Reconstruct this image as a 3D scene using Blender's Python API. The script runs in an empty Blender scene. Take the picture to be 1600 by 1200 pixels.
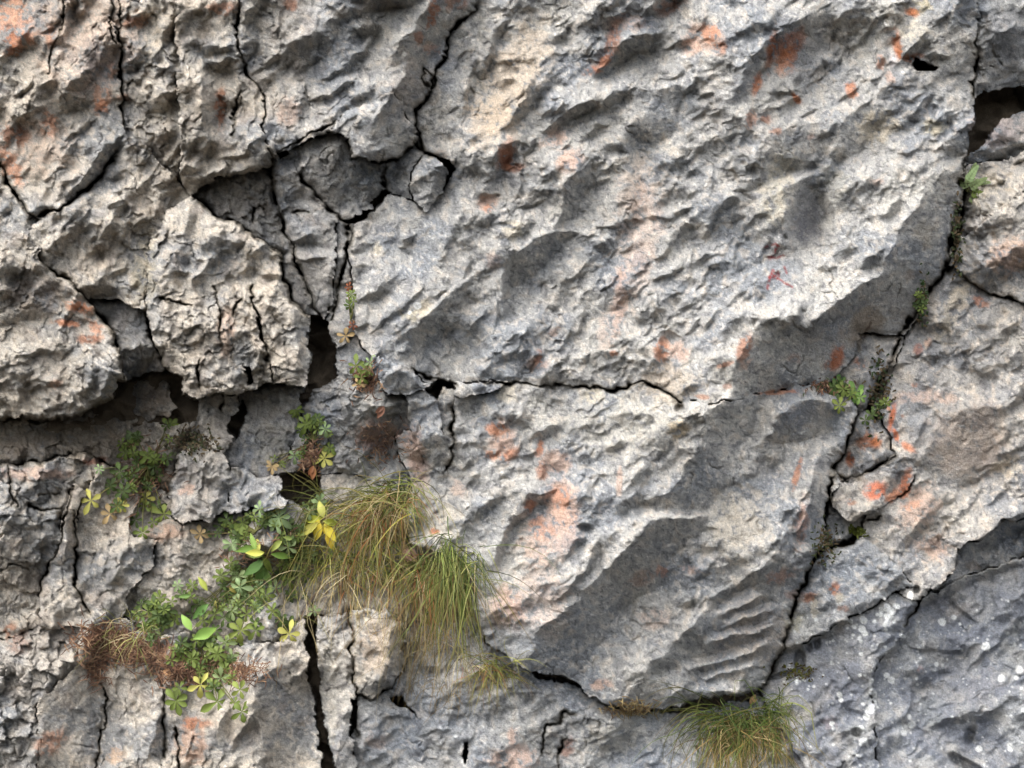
import bpy, math, random
import numpy as np
from mathutils import Vector

# ------------------------------------------------------------------ camera, sky, sun, exposure
S = 0.002            # metres per photo pixel on the cliff's mean plane
D = 2000.0           # camera distance in the same pixels (4 m)
scene = bpy.context.scene
cam_d = bpy.data.cameras.new("camera"); cam = bpy.data.objects.new("camera", cam_d)
scene.collection.objects.link(cam); scene.camera = cam
cam.location = (0, -D * S, 0); cam.rotation_euler = (math.radians(90), 0, 0)
cam_d.sensor_width = 36; cam_d.lens = 36 * D / 1600.0; cam_d.clip_end = 200; cam_d.clip_start = 0.05

SUN_EL, SUN_AZ = math.radians(60), math.radians(-40)   # azimuth measured from the view's back direction, minus = left
sd = Vector((math.sin(SUN_AZ) * math.cos(SUN_EL), -math.cos(SUN_AZ) * math.cos(SUN_EL), math.sin(SUN_EL)))
world = bpy.data.worlds.new("World"); scene.world = world; world.use_nodes = True
nt = world.node_tree; bg = nt.nodes["Background"]
sky = nt.nodes.new("ShaderNodeTexSky"); sky.sky_type = 'NISHITA'; sky.sun_disc = False
sky.sun_elevation = SUN_EL; sky.sun_rotation = math.atan2(sd.x, sd.y)
sky.air_density = 1.0; sky.dust_density = 4.0; sky.ozone_density = 1.0
hs = nt.nodes.new("ShaderNodeHueSaturation"); hs.inputs["Saturation"].default_value = 0.45
nt.links.new(sky.outputs[0], hs.inputs["Color"]); nt.links.new(hs.outputs[0], bg.inputs[0])
bg.inputs[1].default_value = 0.10
sun_d = bpy.data.lights.new("sun", 'SUN'); sun = bpy.data.objects.new("sun", sun_d)
scene.collection.objects.link(sun); sun_d.energy = 1.5; sun_d.angle = math.radians(80); sun_d.color = (1, .99, .98)
sun.rotation_euler = sd.to_track_quat('Z', 'Y').to_euler()
scene.view_settings.view_transform = 'Standard'; scene.view_settings.look = 'None'
scene.view_settings.exposure = 1.80; scene.view_settings.gamma = 1
random.seed(7); rng = np.random.default_rng(7)

# ------------------------------------------------------------------ noise
def _h(i, j, seed, k=0):
    n = (i.astype(np.int64) * 374761393 + j.astype(np.int64) * 668265263 + seed * 974634777 + k * 1274126177) & 0xffffffff
    n = ((n ^ (n >> 13)) * 1274126177) & 0xffffffff
    n = ((n ^ (n >> 16)) * 2246822519) & 0xffffffff
    return ((n ^ (n >> 15)) & 0xffffff).astype(np.float32) / np.float32(0xffffff)
def gn(x, y, seed):
    xi = np.floor(x); yi = np.floor(y); fx = (x - xi).astype(np.float32); fy = (y - yi).astype(np.float32)
    xi = xi.astype(np.int64); yi = yi.astype(np.int64)
    u = fx * fx * fx * (fx * (fx * 6 - 15) + 10); v = fy * fy * fy * (fy * (fy * 6 - 15) + 10)
    def c(a, b):
        t = _h(xi + a, yi + b, seed) * np.float32(6.2831853)
        return np.cos(t) * (fx - a) + np.sin(t) * (fy - b)
    a = c(0, 0); b = c(1, 0); e = c(0, 1); f = c(1, 1)
    return 1.4 * ((a + (b - a) * u) * (1 - v) + (e + (f - e) * u) * v)
def fbm(x, y, seed, o=4, g=.5):
    s = 0; a = 1
    for k in range(o):
        s = s + a * gn(x * 2 ** k + 17.3 * k, y * 2 ** k - 9.1 * k, seed + k); a *= g
    return s
def tri(x, y, seed):
    """random heights on a triangular lattice joined by flat facets"""
    xi = np.floor(x).astype(np.int64); yi = np.floor(y).astype(np.int64); fu = (x - xi).astype(np.float32); fv = (y - yi).astype(np.float32)
    a = _h(xi, yi, seed); b = _h(xi + 1, yi, seed); c = _h(xi, yi + 1, seed); d = _h(xi + 1, yi + 1, seed)
    return np.where(fu > fv, a * (1 - fu) + b * (fu - fv) + d * fv, a * (1 - fv) + c * (fv - fu) + d * fu) - .5
def vor(x, y, seed, need2=False):
    xi = np.floor(x).astype(np.int64); yi = np.floor(y).astype(np.int64)
    best = np.full(x.shape, 1e9, np.float32); b2 = best.copy()
    bi = np.zeros(x.shape, np.int64); bj = bi.copy(); bx = np.zeros(x.shape, np.float32); by = bx.copy()
    for a in (-1, 0, 1):
        for b in (-1, 0, 1):
            i = xi + a; j = yi + b
            dx = (x - (i + .1 + .8 * _h(i, j, seed, 1))).astype(np.float32); dy = (y - (j + .1 + .8 * _h(i, j, seed, 2))).astype(np.float32)
            d = dx * dx + dy * dy; m = d < best
            if need2: b2 = np.where(m, best, np.minimum(b2, d))
            best = np.where(m, d, best); bi = np.where(m, i, bi); bj = np.where(m, j, bj); bx = np.where(m, dx, bx); by = np.where(m, dy, by)
    return bi, bj, bx, by, best, b2
def sstep(a, b, x):
    t = np.clip((x - a) / (b - a), 0, 1); return t * t * (3 - 2 * t)

# ------------------------------------------------------------------ grid over the photo area plus a margin
ST = 1.5
X0, X1, Y0, Y1 = -90, 1692, -75, 1278
gx = np.arange(X0, X1 + .1, ST, dtype=np.float32); gy = np.arange(Y0, Y1 + .1, ST, dtype=np.float32)
NX, NY = len(gx), len(gy)
PX, PY = np.meshgrid(gx, gy)
_a = .4 * gn(PX / 40, PY / 40, 12); _b = .4 * gn(PX / 40, PY / 40, 13)
wC = 2.0 * tri(PX / 15 + .5 * PY / 15 + _a, PY / 13 + _b, 31) + 1.0 * tri(PX / 6.5 - .4 * PY / 6.5, PY / 6 + _a, 32)
wD = 2.0 * tri(PX / 15 - .4 * PY / 15 + _b, PY / 14 + _a, 41) + 1.0 * tri(PX / 6 + .5 * PY / 6, PY / 6.5 + _b, 42)
wA = fbm(PX / 60, PY / 60, 11, 3); wB = fbm(PX / 60, PY / 60, 21, 3)
wE = gn(PX / 5.5, PY / 5.5, 45); wF = gn(PX / 5.5, PY / 5.5, 46)
WX = PX + 3.6 * wA + 4.2 * wC + .8 * wE; WY = PY + 3.6 * wB + 4.2 * wD + .8 * wF       # jagged feature coordinates
def sl(x0, y0, x1, y1, pad=14):
    i0 = max(int((x0 - pad - X0) / ST), 0); i1 = min(int((x1 + pad - X0) / ST) + 2, NX)
    j0 = max(int((y0 - pad - Y0) / ST), 0); j1 = min(int((y1 + pad - Y0) / ST) + 2, NY)
    return slice(j0, max(j1, j0)), slice(i0, max(i1, i0))
def inpoly(qx, qy, poly):
    ins = np.zeros(qx.shape, bool); n = len(poly)
    for k in range(n):
        x0, y0 = poly[k]; x1, y1 = poly[(k + 1) % n]
        if y0 == y1: continue
        c = ((y0 > qy) != (y1 > qy)) & (qx < (x1 - x0) * (qy - y0) / (y1 - y0) + x0)
        ins ^= c
    return ins
def pts(s):
    v = [float(t) for t in s.replace(',', ' ').split()]
    return list(zip(v[0::2], v[1::2]))
def polydist(qx, qy, P):
    """distance, signed side (right of travel in image = +), position 0..1 along"""
    L = [math.hypot(P[k + 1][0] - P[k][0], P[k + 1][1] - P[k][1]) for k in range(len(P) - 1)]; T = sum(L) or 1
    bd = np.full(qx.shape, 1e9, np.float32); bs = np.zeros(qx.shape, np.float32); bt = bs.copy(); acc = 0
    for k, l in enumerate(L):
        if l == 0: continue
        ax, ay = P[k]; ux, uy = (P[k + 1][0] - ax) / l, (P[k + 1][1] - ay) / l
        rx, ry = qx - ax, qy - ay; t = np.clip(rx * ux + ry * uy, 0, l)
        ex, ey = rx - t * ux, ry - t * uy; d = np.sqrt(ex * ex + ey * ey); m = d < bd
        s = np.where(ux * ry - uy * rx >= 0, 1, -1)
        bd = np.where(m, d, bd); bs = np.where(m, s, bs); bt = np.where(m, (acc + t) / T, bt); acc += l
    return bd, bs, bt
# ------------------------------------------------------------------ the rock blocks: id, height, tilt x, tilt y, tint, label, outline (photo pixels)
BL = [
 ("T1", 20, .02, .02, "g", "huge grey upper rock mass above the long horizontal crack with two red paint marks", "755 -90 1532 -90 1527 50 1525 95 1520 150 1505 245 1500 300 1490 350 1480 420 1450 448 1435 480 1415 510 1400 523 1375 517 1345 525 1325 560 1300 598 1250 605 1200 615 1110 632 1060 626 1010 600 960 610 900 603 830 600 760 598 710 600 680 590 640 578 612 568 577 553 553 520 550 480 553 430 545 400 548 370 562 345 582 325 590 308 630 312 664 332 678 312 700 290 702 268 690 248 665 238 650 205 650 175 672 130 692 92 706 48 745 15"),
 ("R1", 32, .03, .03, "g", "big overhanging grey boulder below the horizontal crack with orange patches and dark underside", "640 672 661 726 687 740 700 735 706 690 710 640 708 612 740 598 830 600 900 603 960 610 1010 600 1060 626 1110 632 1200 615 1250 605 1300 598 1322 600 1340 640 1318 695 1300 737 1292 790 1290 850 1245 930 1220 1010 1190 1075 1100 1092 1000 1112 960 1105 920 1088 905 1065 880 1055 830 1050 765 1012 740 970 725 900 712 870 690 868 640 850 625 800 645 765 640 740 625 710 618 677"),
 ("P3", -6, 0, 0, "b", "bottom rock mottled blue grey beneath the boulder and the hanging grass", "560 1085 610 1072 632 1050 632 985 740 965 765 1012 830 1050 880 1055 905 1065 920 1088 960 1105 1000 1112 1060 1108 1090 1105 1096 1300 560 1300 556 1200 550 1110"),
 ("P4", -14, 0, 0, "g", "grey rock behind the rightmost grass tuft at the bottom edge", "1060 1108 1100 1092 1190 1075 1205 1120 1262 1200 1270 1300 1096 1300 1090 1105"),
 ("W3", 6, 0, 0, "l", "blue grey slab speckled with a cluster of white lichen spots at lower right", "1190 1075 1222 1022 1262 1005 1310 974 1372 946 1400 928 1440 937 1430 955 1412 975 1405 1000 1375 1027 1368 1050 1362 1075 1370 1150 1375 1300 1270 1300 1262 1200 1205 1120"),
 ("W4", -12, 0, 0, "l", "large lower right slab dotted with white lichen and crossed by thin ledges", "1440 937 1500 905 1600 868 1700 840 1700 1300 1375 1300 1370 1150 1362 1075 1368 1050 1380 1030 1405 1000 1412 975 1430 955"),
 ("W1", 10, 0, .02, "r", "broad right-hand rock face of brown and grey right of the plant filled crack", "1480 428 1505 432 1540 455 1600 473 1700 500 1700 760 1600 808 1556 822 1523 845 1495 857 1490 895 1440 937 1400 928 1430 915 1400 880 1345 838 1352 808 1397 782 1431 756 1425 722 1398 705 1380 660 1385 640 1400 590 1418 545 1440 490 1455 450"),
 ("W5", -34, 0, 0, "b", "recessed wedge of rock tucked under the long right overhang", "1490 895 1495 857 1523 845 1556 822 1600 808 1700 760 1700 840 1600 868 1500 905 1440 937"),
 ("W2", 22, 0, 0, "b", "grey block with orange ringed patches between the deep crack and the lichen slab", "1222 1022 1232 985 1245 930 1262 905 1272 880 1292 858 1345 838 1400 880 1430 915 1400 928 1372 946 1310 974 1262 1005"),
 ("V1", 6, 0, 0, "r", "narrow leaning slab with small orange spots wedged beside the plant filled crack", "1345 525 1375 517 1400 528 1404 540 1395 562 1372 592 1358 622 1340 642 1322 602 1300 598 1325 560"),
 ("V2", -2, 0, 0, "r", "broken stone with orange lichen just below the small green plants", "1318 695 1338 645 1375 650 1395 685 1398 712 1360 732 1335 745 1318 730 1306 725"),
 ("V3", 22, 0, 0, "r", "elongated loose stone with bright orange lichen at its upper end", "1302 790 1340 750 1394 715 1425 722 1431 756 1397 782 1352 806 1325 818"),
 ("V4", -8, 0, 0, "b", "small grey stones beneath the orange lichen stone", "1292 790 1302 790 1325 818 1352 808 1345 838 1300 852 1290 858"),
 ("X1", 22, 0, 0, "r", "rounded boulder at the right edge below the leafy crevice", "1498 395 1510 368 1558 328 1600 300 1700 255 1700 500 1600 473 1540 455 1505 432"),
 ("X2", -4, 0, 0, "r", "pale rough rock beside the small bluish plant at right", "1512 270 1530 262 1600 236 1700 215 1700 255 1600 300 1558 328 1510 368 1502 340 1506 300"),
 ("X3", 10, 0, .04, "b", "dark grey rock in the upper right corner over the black cavity", "1532 -90 1700 -90 1700 122 1600 132 1560 142 1522 152 1525 95 1527 50"),
 ("X4", -26, 0, 0, "b", "pinkish grey ledge inside the cavity at the right edge", "1530 235 1560 192 1600 170 1700 160 1700 215 1600 236 1540 252 1508 252"),
 ("UL1", 8, 0, .01, "w", "pitted tan slab with orange stains filling the upper left corner", "-90 -90 172 -90 172 20 186 60 188 130 193 195 178 238 160 270 135 295 105 320 60 338 40 330 22 300 0 255 -90 200"),
 ("UL2", -4, 0, 0, "w", "small tan block at the left edge under the diagonal crack", "-90 200 0 255 22 300 40 330 60 345 20 375 0 394 -90 430"),
 ("UL3", 18, 0, .02, "w", "knobbly cream wedge below the long diagonal crack at left", "0 394 20 375 60 345 105 322 160 275 185 240 235 240 285 285 295 310 262 330 238 370 232 400 228 440 225 490 190 470 130 467 110 432 65 410 62 385"),
 ("UL4", -8, 0, 0, "w", "splintered column of small tan ribs and chips left of the upper centre", "172 -90 272 -90 275 60 280 200 285 285 235 240 193 195 188 130 186 60 172 20"),
 ("UL5", 26, 0, .02, "w", "upright ribbed pillar of pale rock ending in a stepped ledge", "272 -90 372 -90 372 75 385 110 412 145 412 200 422 232 425 246 420 262 350 272 318 287 300 302 285 285 280 200 275 60"),
 ("UL6", 20, 0, .02, "g", "fractured grey rock at top centre with a dark orange stained face", "372 -90 755 -90 745 15 706 48 692 92 672 130 650 175 645 200 601 146 524 187 480 214 422 232 412 200 412 145 385 110 372 75"),
 ("J1", 52, 0, .02, "g", "jutting wedge shaped grey block with one shaded face at top centre", "524 187 601 146 616 148 645 200 650 205 648 222 620 249 549 248 545 215"),
 ("J2", -4, 0, 0, "b", "dark rounded grey block beneath the jutting wedge", "445 245 500 218 528 212 545 215 549 248 565 253 590 251 600 262 600 300 585 310 580 325 560 340 545 345 525 335 515 325 490 300 465 272"),
 ("J4", -4, 0, 0, "b", "narrow slab squeezed between the jutting wedge and the small loose block", "590 251 620 249 648 222 650 205 665 238 645 270 640 300 650 318 630 312 605 300"),
 ("J3", 30, 0, 0, "g", "small loose oblong block with pale face and shaded right side", "663 240 690 250 700 266 697 290 678 310 664 330 650 318 640 300 648 270"),
 ("K1", -24, 0, 0, "b", "grey recessed blocks under the stepped ledge left of the vertical crack", "300 302 318 287 350 272 420 262 425 300 432 335 445 362 440 396 400 367 365 346 335 336 315 318"),
 ("K2", 4, .02, 0, "b", "tall grey wedge right of the black vertical crack", "425 246 445 245 465 272 490 300 515 325 527 347 527 400 520 470 505 498 490 480 466 410 446 360 430 310"),
 ("K3", -2, 0, 0, "b", "thin grey sliver standing left of the black vertical crack", "440 396 445 362 466 410 490 480 503 500 478 492 455 470 446 440"),
 ("K4", -8, 0, 0, "b", "narrow bluish slab beside the main grey rock with dry sprigs", "527 347 545 345 548 370 545 400 553 430 550 480 555 525 540 548 525 548 515 505 520 470 527 400"),
 ("M1", 72, .01, .05, "w", "large blocky tan overhang standing out over the black hollows", "295 310 315 318 335 337 365 347 400 367 440 396 446 440 455 470 478 492 482 530 480 570 475 592 470 598 432 602 428 590 410 592 395 605 370 615 330 617 312 622 285 615 283 590 262 575 245 540 235 505 228 470 232 400 238 370 262 330"),
 ("L1", 56, .02, .05, "w", "big rounded brown boulder at the left edge with orange streaks", "-90 430 0 394 62 385 65 410 108 432 130 467 165 500 185 545 188 590 170 620 140 640 120 650 60 655 0 650 -90 640"),
 ("L2", -20, 0, 0, "b", "shaded grey block between the brown boulder and the blocky overhang", "130 467 190 470 225 490 240 530 262 577 270 583 220 592 205 585 188 575 186 545 165 500"),
 ("S1", -70, 0, 0, "w", "brown stone set deep inside the left hollow", "196 620 210 598 240 592 268 600 274 635 262 652 228 656 205 646"),
 ("L3", -74, 0, -.15, "w", "shaded brown shelf running beneath the big rounded boulder", "-90 640 0 650 60 655 120 650 140 640 170 620 172 652 205 655 275 665 312 690 275 712 262 770 190 735 130 707 60 722 0 727 -90 735"),
 ("L4", -14, 0, 0, "w", "block jointed tan rock at the lower left edge", "-90 735 0 727 60 722 130 707 160 722 135 765 115 755 100 800 90 850 62 930 60 980 0 1000 -90 1010"),
 ("L5", 12, 0, 0, "w", "thin pale pillar of rock standing beside the smooth slab", "115 755 135 765 123 810 118 860 118 920 140 955 150 975 60 980 62 930 90 850 100 800"),
 ("L6", 6, 0, 0, "w", "smooth pale slab below the yellowing leaves at left", "135 765 160 722 190 735 215 780 200 830 245 845 240 880 200 930 195 965 150 975 140 955 118 920 118 860 123 810"),
 ("N1", -20, 0, 0, "w", "crumbled pale rock hidden behind the middle leaves", "190 735 262 770 272 815 330 812 400 795 470 790 500 800 500 900 480 960 440 1000 380 1010 240 1000 195 965 200 930 240 880 245 845 200 830 215 780"),
 ("N2", -22, 0, 0, "w", "rock behind the biggest grass tuft", "470 745 560 745 600 760 640 740 645 765 625 800 640 850 690 868 712 870 725 900 740 965 632 985 600 950 548 958 497 960 500 900 500 800"),
 ("M2", 10, 0, 0, "g", "small pale block hanging under the blocky overhang", "308 620 345 615 370 617 375 640 365 675 350 700 330 700 308 690 306 650"),
 ("M3", -22, 0, 0, "b", "mossy grey block right of the small hanging block", "375 617 430 603 468 600 470 660 455 700 440 737 400 740 375 720 355 702 368 675 378 640"),
 ("M4", 16, 0, 0, "g", "white and grey broken block above the long row of leaves", "275 712 300 700 330 712 352 745 360 780 350 800 330 812 290 820 272 810 262 770"),
 ("M5", 18, 0, 0, "g", "white knob of rock left of the small black hole", "357 750 380 740 400 748 440 748 442 790 420 800 400 795 385 800 360 797"),
 ("Q1", -18, 0, 0, "b", "crumbly rock with dry sprigs below the narrow bluish slab", "525 548 555 525 577 553 590 600 630 618 640 672 618 677 625 710 640 740 600 760 560 745 510 745 500 740 470 735 455 705 470 660 480 640 490 610 510 600 528 590"),
 ("Q2", 46, 0, 0, "b", "dark pointed stone wedged under the left end of the horizontal crack", "577 553 612 568 642 578 661 604 640 612 620 617 594 604"),
 ("Q3", 28, 0, 0, "g", "pale loose wedge with a grey lower half left of the boulder", "635 616 657 610 680 632 691 670 702 696 699 730 687 740 672 728 650 692 636 648"),
 ("Q4", 6, 0, 0, "w", "small upright stone jammed between the pale wedge and the boulder", "684 606 708 612 711 640 704 680 695 680 690 648"),
 ("S2", 44, 0, .05, "g", "flat pale stone lodged under the horizontal crack", "707 607 713 596 760 594 790 595 784 604 747 619 719 622 708 616"),
 ("O1", -16, 0, 0, "k", "loose angular grey rubble in the lower left corner", "-90 1010 0 1000 60 980 120 985 125 1040 100 1060 60 1092 58 1200 40 1300 -90 1300"),
 ("O2", 0, .02, 0, "w", "tan slab between the corner rubble and the pale slab", "60 1092 100 1060 125 1035 145 1050 167 1080 160 1140 150 1200 145 1300 40 1300 58 1200"),
 ("O3", 2, 0, 0, "w", "pale slab under the brown needle litter", "120 985 195 965 240 1000 250 1050 256 1100 252 1200 250 1300 145 1300 150 1200 160 1140 167 1080 145 1050 125 1035"),
 ("O4", 14, .02, 0, "w", "wide pale slab left of the deep black cleft", "240 1000 300 985 380 1010 440 1000 480 960 482 1050 491 1100 502 1200 510 1300 250 1300 252 1200 256 1100 250 1050"),
 ("P1", 10, -.02, 0, "g", "tall pale slab right of the deep black cleft", "497 960 548 958 550 1050 556 1085 550 1110 556 1200 560 1300 532 1300 525 1200 507 1130 500 1060 496 1010"),
 ("P2", 34, 0, 0, "w", "bulging tan knob hanging under the biggest grass tuft", "548 958 600 950 630 978 634 1040 612 1073 580 1090 558 1082 550 1050"),
]
HOLES = ["205 590 262 580 285 590 288 618 312 622 308 660 275 664 205 655 170 650 172 622 188 592",
 "480 492 503 500 515 506 526 548 528 590 510 600 490 610 480 640 470 622 478 600 483 545",
 "440 741 470 737 500 742 505 772 485 790 468 792 441 776",
 "480 962 497 960 495 1010 500 1060 506 1130 526 1200 534 1300 508 1300 501 1200 490 1100 481 1050",
 "1523 152 1560 142 1600 132 1700 122 1700 160 1600 170 1560 190 1530 235 1508 250",
 "600 300 605 300 612 304 585 326 565 345 552 352 540 347 560 338 580 322 586 308",
 "690 246 702 246 712 262 706 276 698 292 700 268",
 "661 604 680 592 706 598 708 608 690 606 682 628 664 612",
 "1060 1108 1100 1094 1180 1080 1180 1090 1110 1106 1070 1116", "830 1050 880 1055 905 1065 912 1074 880 1066 845 1058",
 "428 236 446 234 450 242 434 250", "1432 92 1450 100 1470 106 1450 110 1428 105", "358 648 372 645 378 622 388 640 380 665 366 690 360 680",
 "548 1092 560 1094 558 1140 551 1150 549 1120", "721 1162 731 1155 733 1178 728 1192", "385 577 392 574 395 595 384 600", "612 1091 631 1086 638 1107 657 1129 645 1119 617 1103"]
# open cracks: half width in px, line
GAPS = [(1.0, "98 -20 98 38 90 60 80 90 72 113"), (1.0, "171 -20 173 45 182 68"), (1.5, "375 81 386 107 412 150"), (1.5, "373 140 366 180 364 212"), (1.6, "395 350 394 325 402 320 412 326"), (1.8, "248 469 275 472 298 475"), (1.6, "376 464 362 493"), (1.3, "310 561 312 606"), (1.5, "45 792 70 795 95 794"), (1.4, "12 730 16 775 24 790"), (1.4, "275 1135 276 1165 284 1205"), (1.8, "255 1110 255 1180"), (1.3, "330 450 345 500 340 540"), (1.3, "60 770 90 772"), (1.2, "0 890 20 885 40 890"), (1.3, "455 330 480 328"), (1.5, "560 1085 556 1130 562 1150"), (2.2, "0 255 22 300 42 332 60 342"), (2.6, "44 342 105 321 160 274 182 245"), (1.6, "186 -60 187 60 190 130 194 195"), (1.3, "372 -60 372 75 388 112 412 150 414 200"),
 (3.2, "420 232 428 300 445 362 466 412 490 480 503 500"), (2.2, "300 304 335 337 365 347 400 367 438 396"), (3.0, "438 396 446 440 456 472 478 492"), (2.6, "600 262 605 300"),
 (2.6, "465 272 490 300 515 325 540 347"), (1.8, "524 190 480 214 430 236"), (1.6, "546 215 549 248 590 252 620 249 648 222"), (2.6, "545 347 547 372 544 400 530 450 520 500"),
 (2.4, "745 15 706 48 692 92 672 130 650 175 650 205 665 238 690 247"), (1.8, "648 222 665 238"), (2.6, "640 578 680 592 710 600"), (1.7, "760 597 830 600"), (2.2, "830 600 865 604 900 605"), (3.2, "900 605 960 610 1010 600 1040 612 1062 628"),
 (2.0, "1527 50 1524 95 1520 150"), (3.6, "1508 250 1502 300 1490 350 1482 420"), (4.5, "1503 300 1500 345 1492 400 1484 428"), (3.5, "1478 425 1452 450 1436 482 1416 512 1402 528"), (4.2, "1404 535 1396 565 1372 600 1358 640 1372 655"),
 (2.6, "1340 642 1320 695 1303 735 1296 790 1290 850 1270 882 1245 930 1222 1012 1192 1075"), (3.0, "1306 738 1322 745 1345 742 1370 732 1398 716"), (3.4, "1292 858 1330 845 1350 820 1372 806"), (2.0, "1505 432 1540 455 1600 472"),
 (2.2, "65 410 108 432 130 467 165 500 185 545 190 590"), (2.8, "0 652 60 656 125 650 170 622"), (2.4, "0 727 60 722 130 707 190 735"), (1.8, "225 490 240 530 262 577"), (1.8, "118 800 118 920 140 955"), (1.5, "115 760 92 850 62 930"),
 (2.4, "1440 937 1428 957 1412 976"), (2.0, "548 958 552 1050 558 1083 580 1092 612 1075"), (2.0, "700 735 706 690 710 640"), (2.2, "275 712 262 770"), (1.8, "935 1100 1000 1112 1060 1110 1100 1094"),
 (1.6, "657 125 665 108 681 128 672 136 660 132 657 125"), (1.8, "394 449 416 550 430 598"), (1.6, "345 640 348 615"), (1.8, "256 1100 250 1060 262 1040"), (1.3, "150 1200 160 1140 166 1085"),
 (2.4, "870 1125 884 1112 900 1118"), (2.6, "873 1200 876 1160 884 1150"), (1.8, "848 1180 852 1140 880 1120")]
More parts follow.
